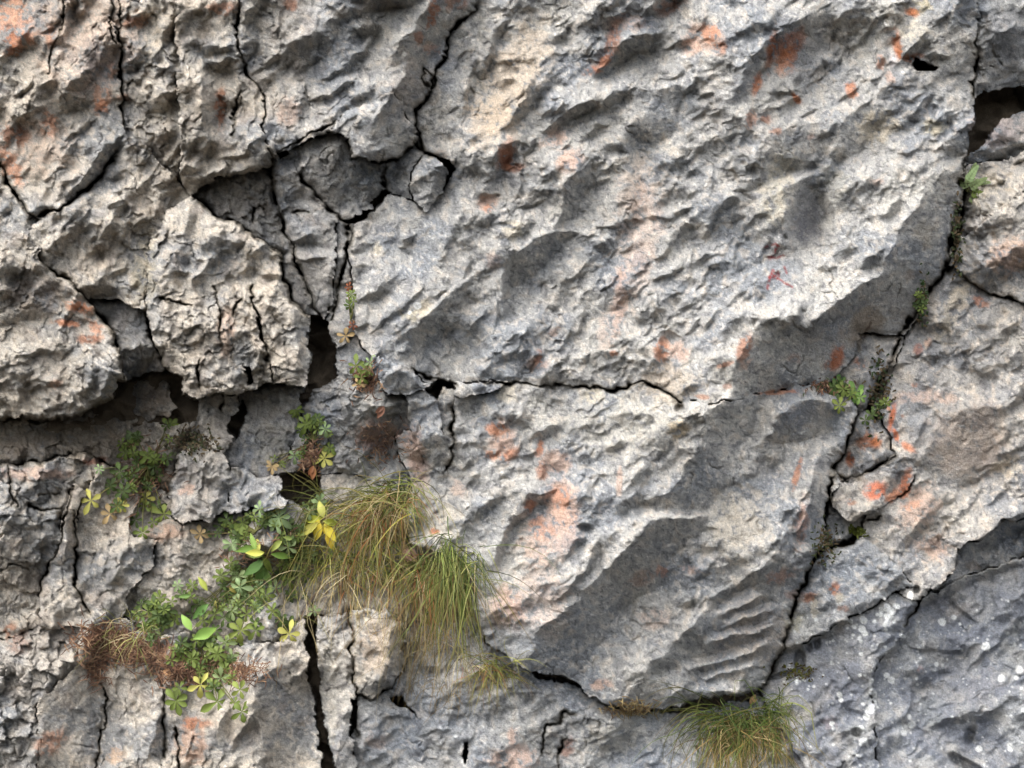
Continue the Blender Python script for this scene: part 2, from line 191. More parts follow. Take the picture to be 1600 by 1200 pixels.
# facets: (slope, direction it falls towards in degrees: 0 right, 90 down), outline
FA = [
 (1.3, 90, "538 -20 645 -20 646 8 615 15 570 21 550 34 538 33"), (1.6, 90, "552 45 578 40 600 38 597 46 572 58 561 54"),
 (.85, 35, "679 -40 750 -40 743 11 713 34 704 54 689 64 681 90 672 92 662 112 657 130 655 157 642 167 632 156 617 146 623 135 632 112 634 75 636 65 651 34 666 18"),
 (1.0, 50, "612 148 633 170 648 190 650 200 646 220 620 248 592 222 588 205 585 180 598 165"), (1.1, 60, "550 90 575 72 577 80 553 105 540 112"),
 (1.2, 20, "741 95 747 90 742 120 735 150 728 195 719 170 722 160 733 130"), (1.6, 20, "773 45 797 28 790 50 775 75 765 110 756 120 760 95 770 70"),
 (1.5, 100, "782 140 790 125 807 119 803 132 788 146"), (1.5, 90, "777 104 780 98 792 96 790 102"), (1.4, 45, "831 122 841 142 831 178 805 197 784 210 799 187 811 163 818 154"),
 (1.5, 60, "1024 -20 1067 -20 1067 0 1056 8 1030 20 1015 26 1019 11"), (1.5, 60, "934 110 957 84 970 75 981 64 996 56 1022 58 1020 86 996 88 966 101 947 117 938 122"),
 (1.4, 60, "850 200 872 184 902 165 927 152 938 156 936 170 917 174 897 189 865 208 850 208"), (1.2, 50, "940 178 940 165 962 139 975 142 974 156 955 169 942 178"),
 (1.3, 60, "906 219 921 202 940 193 955 195 929 208 912 221"), (.6, 60, "989 146 1011 139 1037 139 1065 131 1073 150 1062 169 1058 202 1037 217 1010 223 989 223 985 170"),
 (.45, 0, "978 215 1000 220 1000 330 985 345 975 300"), (1.3, 50, "1073 150 1075 135 1097 120 1090 131 1079 148"),
 (1.0, 40, "1157 122 1167 96 1180 84 1193 75 1214 52 1206 75 1199 103 1187 120 1174 148 1161 154 1152 146"),
 (.6, 45, "1223 43 1262 20 1296 17 1302 36 1302 56 1290 66 1260 100 1229 101 1203 105 1212 62"), (.9, 60, "1310 36 1315 19 1350 8 1350 25 1338 36 1319 40"),
 (1.5, 85, "1204 146 1232 137 1240 145 1206 149"), (1.6, 50, "1227 160 1244 146 1248 147 1240 165 1230 161"), (1.4, 40, "1212 176 1220 161 1225 165"), (1.3, 60, "1367 100 1372 95 1382 88 1378 100 1370 107"),
 (1.1, 80, "1410 88 1425 70 1450 50 1455 78 1430 92"), (1.2, 60, "1281 212 1300 197 1307 195 1300 210 1283 216"), (.45, 60, "1310 200 1340 170 1370 160 1390 180 1360 230 1300 260"),
 (1.2, 30, "694 261 711 259 706 272 696 294 677 317 668 332 663 319 666 307 685 279"), (1.4, 45, "773 240 782 227 812 225 803 244 790 259 780 265 807 266 775 273 773 253"),
 (1.6, 90, "752 309 753 303 782 300 768 306 754 312"), (1.6, 60, "627 386 634 375 649 364 648 375 636 386 646 401 632 396"),
 (.85, 60, "808 398 830 375 850 368 880 358 905 362 885 385 862 405 850 422 820 440 795 450 795 420"), (1.0, 30, "887 279 925 249 929 262 927 287 904 319 893 345 870 356 874 330 882 300"),
 (1.5, 60, "1041 339 1058 332 1079 321 1075 329 1058 341"), (1.5, 45, "1101 356 1112 341 1131 319 1152 304 1152 315 1131 330 1112 352 1099 382"),
 (.5, 60, "1190 262 1205 225 1240 195 1275 190 1285 230 1278 255 1230 272 1180 290"), (1.2, 80, "1223 251 1270 249 1277 255 1255 264 1229 270 1221 260"),
 (.8, -100, "1180 291 1232 271 1275 263 1281 254 1276 273 1240 279 1190 296 1150 302"), (1.1, 50, "1165 345 1182 338 1175 355 1157 371"), (.6, 50, "1262 390 1250 380 1272 350 1287 322 1290 340 1275 372"),
 (1.0, 60, "1313 392 1335 379 1332 392 1315 398"), (.9, 60, "1339 420 1356 405 1382 390 1366 420"), (1.8, 0, "788 425 798 425 797 495 785 495"), (1.4, 60, "793 532 824 516 826 524 810 534"), (.5, -135, "782 497 800 493 823 515 808 530 790 510"),
 (1.3, 20, "899 519 902 508 915 487 915 514"), (1.4, 70, "1000 497 1018 499 1030 480 1032 490 1020 505 1003 505"), (.7, 40, "1135 502 1155 499 1146 521 1135 544 1131 529"), (1.2, 70, "1060 617 1082 598 1090 611 1075 621"),
 (.8, 20, "1225 290 1260 280 1280 320 1262 390 1235 395 1228 340"), (.5, 190, "1285 300 1310 330 1300 390 1268 392 1284 340"),
 # the long shaded face under the upper mass and its bright flake
 (.8, 55, "1480 262 1498 270 1490 350 1482 420 1452 448 1436 480 1416 510 1400 523 1375 517 1345 525 1325 560 1300 600 1250 605 1200 615 1144 620 1144 592 1150 559 1161 538 1171 521 1184 511 1210 498 1232 500 1252 502 1262 512 1285 490 1310 470 1330 455 1352 440 1372 432 1392 394 1401 367 1414 341 1438 316 1452 300"),
 (.35, -120, "1160 480 1200 466 1235 470 1247 482 1247 494 1225 492 1190 500 1165 500"), (1.5, 10, "1246 478 1252 484 1254 500 1248 500"),
 (.8, 60, "1120 634 1109 649 1098 675 1093 700 1072 718 1058 750 1043 765 1020 778 1000 786 1030 797 1107 797 1120 775 1145 757 1150 730 1158 702 1165 690 1178 660 1190 630 1200 619 1144 620"),
 (.9, -110, "1000 790 1060 798 1107 799 1107 806 1055 810 1025 807 1010 813 996 836 988 836 1000 810"),
 (.85, 60, "1022 813 1055 811 1105 808 1097 837 1075 847 1050 872 1045 900 1020 920 1000 935 965 960 955 985 935 1010 920 1035 905 1055 880 1054 850 1048 830 1045 831 1021 835 1002 839 987 852 972 880 959 895 942 914 922 932 901 962 875 972 860 1000 839"),
 (.75, 65, "1225 850 1195 885 1165 900 1137 915 1110 937 1100 957 1087 975 1060 995 1035 1025 1008 1040 1010 1050 985 1075 982 1092 945 1097 1010 1110 1100 1092 1188 1075 1215 1030 1225 990 1245 930 1275 890 1285 860 1262 862 1240 880"),
 (.5, -130, "1120 957 1130 932 1165 915 1192 930 1160 945 1125 960"), (.2, -120, "1043 1095 1020 1055 1060 1050 1065 1075 1050 1090"), (.2, -120, "1085 1080 1095 1057 1150 1062 1170 1040 1152 1080"),
 (.45, -110, "1105 992 1180 975 1204 962 1206 972 1182 986 1105 1003"), (.45, -110, "1070 1030 1150 1015 1195 992 1196 1008 1152 1030 1072 1046"), (.45, -110, "1090 1048 1160 1036 1175 1025 1176 1040 1160 1048 1092 1058"), (.4, -110, "1130 965 1185 945 1215 940 1212 950 1180 960 1130 980"),
 (1.2, 20, "1282 702 1317 695 1315 715 1300 737 1295 775 1285 825 1282 855 1262 862 1262 800 1267 750 1275 725"), (.9, 75, "1212 650 1240 632 1262 627 1290 626 1312 638 1302 675 1250 690 1200 692 1192 688 1207 665"),
 (.5, -120, "1197 620 1240 612 1262 611 1300 614 1320 622 1285 626 1262 627 1240 632 1215 645 1206 668 1188 690 1168 706 1157 697 1182 662"), (.4, -140, "1252 700 1282 700 1265 755 1247 792 1227 797 1237 757"),
 (1.2, 50, "1195 742 1212 710 1222 722 1200 740"), (1.3, 20, "1240 812 1245 850 1235 875 1212 872"), (1.5, 60, "906 820 920 819 925 830 910 835"), (1.5, 60, "876 877 891 862 897 847 916 837 912 854 888 871"),
 (1.5, 45, "932 843 938 854 929 888 908 903 888 929 867 942 887 916 910 897 923 871"), (1.2, 55, "756 799 769 778 790 769 782 784 769 799"), (1.5, 60, "797 821 824 772 842 772 869 757 852 782 829 806 805 823"),
 (1.5, 20, "797 815 803 822 792 845 784 880 776 895 772 882 782 847"), (1.2, 60, "982 785 1000 765 1007 775 990 800"), (1.2, 20, "815 637 823 640 825 655 818 668"), (1.3, 60, "770 645 778 640 776 655 768 660"),
 (1.3, 30, "1403 535 1397 560 1360 595 1350 622 1352 640 1372 622 1392 580"), (1.2, 80, "1520 580 1568 577 1560 590 1535 593"), (.55, 60, "1471 644 1532 633 1574 639 1565 672 1534 731 1502 762 1488 768 1438 729 1447 698 1464 677"),
 (1.1, 50, "1578 637 1605 590 1605 626 1580 641"), (1.1, 45, "1477 782 1464 797 1460 812 1416 858 1425 836 1438 812"), (1.5, 70, "1605 795 1556 820 1523 844 1495 857 1492 880 1512 870 1560 852 1605 826"),
 (1.4, 70, "1437 935 1445 922 1487 907 1525 897 1600 872 1600 882 1525 912 1465 940 1430 957 1412 977 1420 950"), (1.4, 75, "1222 1012 1252 1008 1300 976 1340 957 1310 983 1282 1001 1247 1023 1222 1023"),
 (1.5, 20, "1412 967 1403 1000 1373 1025 1366 1047 1360 1075 1372 1065 1380 1042 1407 1010 1415 990"),
 (1.3, 75, "1340 745 1358 728 1394 712 1372 728 1350 742"), (1.0, 45, "1378 760 1396 730 1400 722 1404 745 1398 765 1380 785"), (1.3, 75, "1325 816 1358 798 1362 808 1330 822"),
 # upper left
 (1.1, 60, "94 142 124 120 146 98 150 124 124 142 101 146"), (.9, 80, "95 147 112 146 146 158 128 176 97 176"), (1.1, 60, "34 75 48 50 46 72 38 80"), (1.0, 60, "8 80 30 68 30 90 14 92"),
 (1.1, 50, "146 255 160 228 190 212 180 245 150 285 105 314 120 288"), (1.2, 60, "184 38 228 24 225 36 195 45"), (1.4, 80, "229 169 231 158 262 143 274 148 270 163 251 176 232 174"),
 (1.2, 50, "512 35 532 30 530 52 521 67"), (.9, 60, "447 68 485 58 470 95 450 92"),
 (.6, 60, "514 229 544 225 562 262 562 315 525 326 484 296 484 262"), (.3, 80, "330 290 420 270 428 320 438 380 400 360 350 338"), (1.1, 90, "290 278 420 255 420 262 350 272 318 287 300 302 288 290"),
 (1.0, 10, "450 470 478 490 484 560 479 592 466 560 460 520"), (.6, 80, "0 492 34 480 60 440 75 415 110 435 110 460 70 500 30 500 0 512 -60 520 -60 500"), (1.1, 70, "161 572 202 584 210 610 165 640 139 642 112 652 165 610"),
 (.8, 80, "187 550 232 540 262 580 225 592 205 585"), (.8, 80, "592 590 640 575 661 604 620 617"), (.8, 60, "672 674 699 680 699 730 675 727"), (1.2, 90, "560 640 635 628 632 660 600 700 560 690 550 665"),
 (.5, -90, "0 662 100 668 160 660 180 690 100 700 0 700 -60 690"), (1.0, 60, "1540 60 1590 40 1605 90 1560 130 1530 120"), (.7, 90, "1530 130 1605 112 1605 134 1524 152"),
 (.8, 60, "1545 420 1600 380 1605 420 1560 445"), (1.0, 80, "478 1020 500 1040 505 1100 495 1100"), (.9, 30, "395 1062 440 1040 470 1100 470 1200 420 1190 400 1120"), (.8, 20, "105 1060 145 1052 160 1082 150 1200 100 1200 120 1120"),
 (.9, 20, "610 985 630 980 634 1040 612 1073 606 1040"), (1.0, 60, "860 1122 884 1108 905 1112 880 1128"), (.5, -90, "880 1062 925 1086 960 1106 1000 1114 950 1130 900 1100"),
 (1.2, 60, "31 54 49 43 53 75 40 80 32 71"), (1.0, 50, "154 101 161 82 182 67 174 94 161 107"), (1.3, 60, "214 24 231 17 236 21 225 34"), (1.4, 60, "165 161 176 150 176 161"), (1.3, 80, "177 155 190 149 204 149 200 156 186 160"),
 (1.3, 60, "193 111 199 97 217 83 229 92 216 109 201 120"), (1.3, 50, "253 54 268 34 276 36 276 62 270 71 257 64"), (1.2, 40, "206 127 216 121 211 134"), (1.4, 70, "261 215 266 199 274 206 274 221"),
 (1.4, 90, "315 77 330 70 366 70 366 80 340 80 322 88"), (.6, -90, "322 88 352 80 355 92 326 91"), (1.4, 85, "324 92 350 92 360 84 360 97 345 112 333 110"), (1.1, 10, "311 96 333 122 336 144 345 165 343 191 330 208 315 199 313 154 317 135 311 109"),
 (1.1, 60, "412 98 433 82 431 96 416 105"), (1.0, 50, "409 124 422 122 412 144"), (.9, 20, "424 142 433 171 427 191 414 172"), (1.2, 60, "374 40 388 15 396 10 418 -10 408 28 388 42"), (1.3, 60, "485 92 489 87 506 94 497 99"),
 (1.5, 45, "535 116 556 94 573 68 577 76 561 97 544 115"), (1.3, 60, "544 163 561 147 575 139 580 151 554 163"), (1.0, 85, "478 210 516 199 523 208 492 213"), (1.4, 50, "139 281 158 267 165 250 182 248 165 269 147 292"),
 (.8, 60, "95 283 123 274 113 295"), (1.0, 10, "90 285 104 297 104 318 97 310"), (1.2, 50, "104 359 123 349 132 361 118 382"), (1.3, 60, "147 384 163 384 168 397 154 399"), (.9, 50, "163 354 189 345 191 356 175 375 165 371"),
 (1.4, 60, "175 302 189 295 189 307 178 306"), (1.4, 60, "174 314 189 310 189 322 176 322"), (1.0, 85, "121 453 165 437 187 453 189 463 132 467"), (.9, 60, "28 437 57 415 69 411 104 439 71 463 52 470 52 449"), (.8, 60, "38 356 45 330 57 342 45 352"),
 (.9, 30, "286 360 300 337 296 375"), (1.0, 60, "390 398 409 379 416 386 411 403"), (1.1, 80, "404 431 433 427 433 443 419 441"), (1.3, 90, "452 375 492 367 497 382 456 382"), (.5, -90, "463 384 511 386 511 398 466 405"),
 (1.2, 10, "266 472 272 470 272 497 266 495"), (1.0, 90, "326 615 359 625 359 648 331 637"), (.9, 20, "61 743 87 731 90 783 61 783"), (.8, 60, "24 780 35 761 59 754 61 776"), (.8, 90, "64 797 95 797 90 828 64 830"),
 (1.1, 50, "7 823 26 799 35 818 17 856"), (1.1, 50, "21 880 35 854 52 861 45 887 26 889"), (1.2, 50, "54 854 71 837 78 851 64 858"), (1.1, 10, "102 813 123 799 121 854 118 900 102 865"), (1.0, 20, "213 851 236 854 236 875 217 889"), (1.0, 60, "175 913 184 889 203 887 199 920"),
 (.6, 20, "73 1053 123 1036 142 1044 156 1107 151 1140 132 1152 118 1205 57 1205 57 1188 59 1107"), (1.1, 20, "246 1126 258 1088 253 1178 229 1188 236 1157"), (1.2, 10, "341 1138 359 1103 362 1115 355 1159 343 1150"), (1.1, 50, "357 1162 383 1136 402 1114 395 1136 362 1171"),
 (.8, 10, "454 1086 478 1062 489 1117 489 1140 456 1117"), (.7, 30, "525 1183 539 1126 558 1145 558 1205 527 1205"), (1.2, 60, "1463 30 1479 14 1485 20 1471 33"), (.7, 50, "1488 31 1498 0 1528 0 1529 17 1513 38 1499 52 1488 47"), (.5, 40, "1494 63 1532 47 1524 115 1502 129 1488 110"),
 (.8, 80, "1442 88 1478 84 1476 97 1452 100"), (.8, 90, "1545 101 1590 88 1595 107 1581 116"), (1.1, 40, "1424 180 1452 146 1457 155 1438 190"), (.9, 60, "1476 240 1476 218 1514 193 1523 184 1507 243 1491 247"), (1.2, 80, "1539 243 1589 221 1604 225 1548 255"), (.7, 50, "1447 278 1466 272 1463 306 1441 306"),
 (1.0, 60, "735 745 748 735 750 750 740 765"), (1.1, 60, "745 690 752 680 756 700 748 720"), (1.2, 50, "720 728 732 715 735 725 724 735"), (.8, 60, "830 675 870 662 880 672 850 690 832 690"), (1.0, 60, "950 700 968 685 972 698 955 710"), (1.0, 30, "1003 745 1012 730 1014 755 1004 765"),
 (1.2, 60, "870 180 880 158 884 175 878 185"), (1.2, 60, "855 172 866 160 868 175 857 182"), (1.1, 60, "700 470 720 455 735 430 740 445 722 470 705 485"), (.8, 50, "640 520 690 470 725 440 735 455 715 490 690 530 660 560 645 545"), (1.2, 60, "575 460 600 448 606 455 585 470"),
 (1.0, 60, "1340 300 1365 270 1370 285 1350 310"), (1.1, 60, "1380 335 1400 310 1402 325 1388 345"), (1.0, 60, "1560 520 1590 500 1590 515 1568 532"), (1.1, 60, "1530 880 1550 872 1548 885 1532 892"), (1.0, 60, "1490 868 1540 862 1530 885 1500 895"),
]
# small scarps: width, slope, line (the rock falls away to the right-hand side of travel when the line runs up-right -> use both)
SC = [(4, 1.6, "319 427 347 422"), (3, 1.6, "279 535 310 537"), (5, 1.6, "322 518 308 535"), (5, 1.6, "504 154 525 142 542 132"), (5, 1.5, "161 1110 177 1095"), (4, 1.7, "511 5 525 14 535 26"), (4, 1.6, "466 405 490 404 510 400"), (4, 1.5, "230 520 250 515 270 520"), (5, 1.5, "40 610 70 600 95 590"), (5, 1.4, "10 575 40 560 60 552"), (4, 1.5, "90 560 105 550 112 540"), (4, 1.5, "560 470 580 460 600 440"), (4, 1.5, "672 470 690 455 700 440"), (4, 1.5, "1000 160 1010 140 1015 128"), (4, 1.5, "1040 80 1060 65 1075 60"), (4, 1.5, "1085 45 1100 30 1110 10"), (4, 1.5, "1160 60 1175 45 1180 30"), (4, 1.5, "1245 190 1260 175 1275 170"), (5, 1.5, "880 440 900 430 915 410"), (4, 1.5, "940 460 955 440 965 420"), (4, 1.6, "985 465 1000 455 1012 440"), (4, 1.6, "990 430 1005 420 1015 405"), (5, 1.6, "1000 520 1012 512 1024 505"), (4, 1.5, "1040 470 1052 460 1062 455"), (4, 1.5, "1085 455 1100 440 1110 420"), (5, 1.5, "1140 420 1145 400 1148 380"), (4, 1.4, "1130 350 1150 345 1165 335"), (4, 1.5, "1480 560 1500 552 1515 545"), (4, 1.5, "1420 560 1440 550 1450 540"), (5, 1.5, "1430 690 1440 670 1445 655"), (5, 1.4, "1540 790 1560 780 1580 760"), (4, 1.5, "1500 800 1520 785 1530 770"), (5, 1.5, "1440 860 1460 850 1470 835"), (4, 1.4, "660 1150 680 1140 700 1145"), (4, 1.4, "760 1120 775 1105 780 1090"), (5, 1.5, "940 1150 960 1140 975 1130"), (4, 1.5, "1000 1180 1020 1170 1030 1160"), (5, 1.6, "550 158 572 140 585 137"), (4, 1.5, "705 112 713 98 722 80 730 55"), (5, 1.8, "1214 50 1200 100 1186 122"), (4, 1.4, "1037 124 1055 118 1069 109"), (6, 1.7, "1325 40 1315 85 1293 112"), (5, 1.5, "1360 40 1349 58 1325 82"),
 (5, 1.5, "1310 161 1326 150 1340 135"), (4, 1.6, "1341 167 1357 158 1364 146"), (7, 1.5, "1176 163 1163 187 1156 235"), (5, 1.9, "814 225 812 272 809 305 801 315"), (5, 1.6, "807 328 825 322 850 318"), (5, 1.6, "720 432 727 418 732 403"), (6, 1.5, "790 425 797 395"),
 (5, 2, "921 354 960 352 977 343"), (4, 1.8, "964 355 959 385 948 410"), (6, 1.7, "1022 401 1040 392 1054 377"), (7, 1.8, "1019 441 1040 432 1064 411"), (5, 1.7, "1067 369 1082 352"), (3, 1.6, "1082 375 1079 431"), (3, 1.2, "1112 250 1109 322"), (4, 1.7, "1051 262 1064 244"), (3, 1.6, "1060 285 1062 262"),
 (4, 1.6, "1080 305 1084 293"), (5, 1.8, "1180 338 1200 337"), (3, 1.8, "776 475 773 523"), (4, 1.7, "876 547 882 530 890 515"), (4, 1.8, "1022 450 1030 487"), (6, 1.6, "1071 519 1081 508 1092 499"), (6, 1.6, "1101 514 1118 491"), (5, 1.6, "1024 562 1034 525"),
 (4, 1.8, "777 686 784 703 764 714"), (4, 1.7, "794 720 811 712"), (4, 1.7, "822 709 837 706"), (5, 1.4, "840 745 850 735 850 720"), (7, .9, "917 690 908 730 902 761"), (3, 1.6, "921 677 949 677"), (4, 1.8, "1502 550 1502 582"), (6, 1.6, "1578 707 1605 694"), (6, 1.3, "1495 762 1567 722"),
 (7, 1.6, "1420 1012 1460 1011 1500 1013 1515 997"), (7, 1.5, "1502 1057 1547 1010 1570 985 1605 956"), (8, 1.5, "1412 1125 1418 1100 1422 1078"), (12, 1.4, "1455 1135 1487 1117 1535 1118 1572 1093"), (4, 1.2, "1480 935 1505 958 1532 977"), (4, 1.3, "1355 1030 1370 1008 1400 993"),
 (7, 1.4, "1105 1002 1180 988 1204 975"), (8, 1.4, "1070 1046 1150 1030 1192 1010"), (6, 1.4, "1092 1058 1160 1046"), (6, 1.3, "1090 1085 1150 1082"), (3, 1.6, "247 471 292 472"), (4, 1.5, "450 378 500 375"), (5, 1.5, "476 157 517 142 556 122"),
 (6, 1.5, "935 1010 942 998 950 992"), (5, 1.3, "1075 845 1088 838 1098 826"), (5, 1.5, "600 1125 620 1120 640 1125"), (6, 1.4, "1390 745 1410 735 1425 738"), (5, 1.3, "1240 500 1262 512"), (4, 1.3, "1180 540 1200 530"),
 (5, 1.2, "1400 240 1430 236 1440 225"), (5, 1.2, "1345 320 1360 300 1375 280"), (4, 1.2, "1320 330 1345 325 1362 312"), (4, 1.3, "1420 310 1425 290"), (5, 1.3, "730 520 742 500 760 480"), (6, 1.2, "575 520 640 470 665 440"), (7, 1.1, "630 560 690 510 715 470"), (6, 1.3, "430 60 435 30 440 0"),
 (5, 1.5, "395 200 398 150 402 120"), (5, 1.4, "462 120 480 100 500 92"), (5, 1.4, "500 122 530 110 545 95"), (6, 1.5, "100 215 130 200 146 190"), (6, 1.4, "60 50 80 40 98 20"), (6, 1.2, "20 150 40 140 52 120"), (5, 1.4, "240 120 256 100"), (5, 1.4, "290 160 296 120"), (6, 1.5, "340 250 380 240 400 225"),
 (6, 1.3, "80 380 100 372 112 360"), (7, 1.3, "130 400 150 390 165 372"), (7, 1.3, "170 430 190 420 200 400"), (5, 1.3, "110 350 130 340 140 325"), (6, 1.3, "20 560 60 545 100 550"), (7, 1.2, "20 600 70 590 110 600"), (6, 1.3, "300 380 340 390 380 380"), (6, 1.3, "250 430 290 425"),
 (5, 1.4, "310 520 312 470 300 440"), (5, 1.4, "350 560 355 500 350 460"), (5, 1.3, "270 510 300 515 310 505"), (5, 1.2, "330 540 380 530 395 515"), (7, 1.3, "245 885 250 870 260 860"), (6, 1.4, "180 900 185 870 205 850"), (6, 1.2, "20 830 55 825 70 810"), (6, 1.3, "10 890 50 880 60 860"),
]
def scdir(P):
    dx = P[-1][0] - P[0][0]; dy = P[-1][1] - P[0][1]; l = math.hypot(dx, dy)
    nx, ny = -dy / l, dx / l
    if nx * .55 + ny * .83 < 0: nx, ny = -nx, -ny
    return nx, ny

# ------------------------------------------------------------------ slopes -> heights (screened Poisson)
GX = np.zeros((NY, NX), np.float32); GY = GX.copy(); SM = np.ones((NY, NX), np.float32)
LEFT = 1 - sstep(430, 620, PX + 30 * wA)
SMOOTHZ = [(640, 420, 70, 80), (1290, 450, 90, 40), (1060, 770, 70, 45), (960, 900, 80, 40), (1150, 820, 40, 80), (170, 860, 50, 90), (370, 1120, 90, 70), (700, 130, 30, 60), (1420, 640, 35, 50), (1290, 790, 22, 80), (1270, 560, 90, 45), (60, 545, 90, 60), (1330, 1010, 70, 70)]
RG = np.clip(.9 + 1.1 * fbm(PX / 75, PY / 75, 51, 2), .28, 1.7).astype(np.float32) * (1 + .25 * LEFT)
for (a_, b_, c_, d_) in SMOOTHZ: RG *= 1 - .6 * (1 - sstep(.5, 1.15, np.sqrt(((PX - a_) / c_) ** 2 + ((PY - b_) / d_) ** 2)))
# broken faces: every cell is a flat break with a tilt of its own
def breaks(L, an, amp, seed, ang, wt):
    global GX, GY
    t = math.radians(ang); U = WX * math.cos(t) + WY * math.sin(t); V = -WX * math.sin(t) + WY * math.cos(t)
    i, j, dx, dy, f1, f2 = vor(U / (L * an), V / L, seed)
    p_ = _h(i, j, seed, 7); steep = p_ < (.0 if L > 40 else .2); r5 = _h(i, j, seed, 5); r6 = _h(i, j, seed, 6)
    th_ = np.where(steep, math.radians(235) + (r5 - .5) * 1.7, r5 * 6.2831853)      # uphill direction
    m_ = np.where(steep, 1.0 + .9 * r6, r6 ** 1.4 * 1.3) * amp * RG * wt
    GX += m_ * np.cos(th_); GY += m_ * np.sin(th_)
for (ang, wt, sd0) in ((-42, 1 - LEFT, 0), (-66, LEFT, 40)):
    breaks(52, 2.0, .5, 900 + sd0, ang, wt); breaks(25, 2.0, .68, 901 + sd0, ang, wt); breaks(12, 1.8, .85, 902 + sd0, ang, wt); breaks(6.5, 1.5, .85, 903 + sd0, ang, wt)
G0X, G0Y = GX.copy(), GY.copy()
for (s, ang, st) in FA:
    P = pts(st); xs_ = [p[0] for p in P]; ys_ = [p[1] for p in P]; q = sl(min(xs_), min(ys_), max(xs_), max(ys_))
    m = inpoly(WX[q], WY[q], P); a = math.radians(ang)
    # direction of fall -> negative height gradient
    s2 = s * (3.1 if s < 1.15 else 2.5)
    GX[q][m] = -s2 * math.cos(a) + .3 * G0X[q][m]; GY[q][m] = -s2 * math.sin(a) + .3 * G0Y[q][m]
    if s > .35: SM[q][m] = np.minimum(SM[q][m], .62)
for (w, s, st) in SC:
    P = pts(st); xs_ = [p[0] for p in P]; ys_ = [p[1] for p in P]; q = sl(min(xs_), min(ys_), max(xs_), max(ys_), 30)
    d, sd_, t = polydist(WX[q], WY[q], P); nx, ny = scdir(P)
    k0 = P[0]; right = sd_ * np.sign((P[-1][0] - P[0][0]) * ny - (P[-1][1] - P[0][1]) * nx)
    ww = w * np.clip(np.sin(np.pi * np.clip(t, .03, .97)) * 1.6, .25, 1.0)
    m = (d < ww) & (right > 0)
    GX[q][m] = -2.3 * s * nx; GY[q][m] = -2.3 * s * ny
# smaller breaks of the same kind, scattered where the stone is broken: angular scars and short ledges
def smooth_at(x, y): return any(((x - a) / c) ** 2 + ((y - b) / d) ** 2 < 1 for a, b, c, d in SMOOTHZ)
dens = gn(PX / 70, PY / 70, 91)
def dn(x, y): return float(dens[int((y - Y0) / ST), int((x - X0) / ST)])
R_ = random.Random(5)
for _ in range(1100):
    x = R_.uniform(-80, 1680); y = R_.uniform(-65, 1265); lf = x < 500
    if dn(x, y) < R_.uniform(-.45, .35) or (smooth_at(x, y) and R_.random() < .85): continue
    a = math.radians(R_.gauss(-60, 22) if not lf else R_.choice((R_.gauss(-70, 18), R_.gauss(-25, 20)))); L = R_.uniform(5, 13) * (1.6 if R_.random() < .15 else 1); W = L * R_.uniform(.3, .6)
    ca, sa = math.cos(a), math.sin(a); P = [(x + ca * u * L - sa * v * W, y + sa * u * L + ca * v * W) for u, v in ((-1, R_.uniform(-.4, .6)), (R_.uniform(-.5, .2), -1), (1, R_.uniform(-.7, .3)), (R_.uniform(-.1, .7), 1))]
    q = sl(x - L, y - L, x + L, y + L, 10); m = inpoly(WX[q], WY[q], P); d = math.radians(R_.gauss(55, 22)); s_ = R_.uniform(1.1, 2.6)
    GX[q][m] = -s_ * math.cos(d); GY[q][m] = -s_ * math.sin(d)
for _ in range(750):
    x = R_.uniform(-80, 1680); y = R_.uniform(-65, 1265); lf = x < 500
    if dn(x, y) < R_.uniform(-.5, .3) or (smooth_at(x, y) and R_.random() < .8): continue
    a = R_.gauss(-38, 14) if not lf else R_.choice((R_.gauss(-10, 18), R_.gauss(-75, 14))); P = [(x, y)]
    for k in range(R_.randint(2, 5)):
        t = math.radians(a + R_.choice((-28, 25)) + R_.gauss(0, 8)); l = R_.uniform(5, 16); P.append((P[-1][0] + math.cos(t) * l, P[-1][1] + math.sin(t) * l))
    w = R_.uniform(2.2, 5.5); q = sl(min(p[0] for p in P), min(p[1] for p in P), max(p[0] for p in P), max(p[1] for p in P), 16)
    if GX[q].size == 0: continue
    d, sd_, t = polydist(WX[q], WY[q], P); nx, ny = scdir(P); right = sd_ * np.sign((P[-1][0] - P[0][0]) * ny - (P[-1][1] - P[0][1]) * nx)
    m = (d < w * np.clip(np.sin(np.pi * np.clip(t, .03, .97)) * 1.6, .25, 1.0)) & (right > 0); s_ = R_.uniform(1.6, 3.4)
    GX[q][m] = -s_ * nx; GY[q][m] = -s_ * ny
def poisson(gx_, gy_, lam):
    ny, nx = gx_.shape; fy, fx = ny + 256, nx + 256
    A = np.zeros((fy, fx)); B = np.zeros((fy, fx)); A[:ny, :nx] = gx_ - gx_.mean(); B[:ny, :nx] = gy_ - gy_.mean()
    wx = 2 * np.pi * np.fft.rfftfreq(fx)[None, :] / ST; wy = 2 * np.pi * np.fft.fftfreq(fy)[:, None] / ST
    F = (-1j * wx * np.fft.rfft2(A) - 1j * wy * np.fft.rfft2(B)) / (wx ** 2 + wy ** 2 + lam ** 2)
    return np.fft.irfft2(F, s=(fy, fx))[:ny, :nx].astype(np.float32)
H = poisson(GX, GY, 1 / 350.)
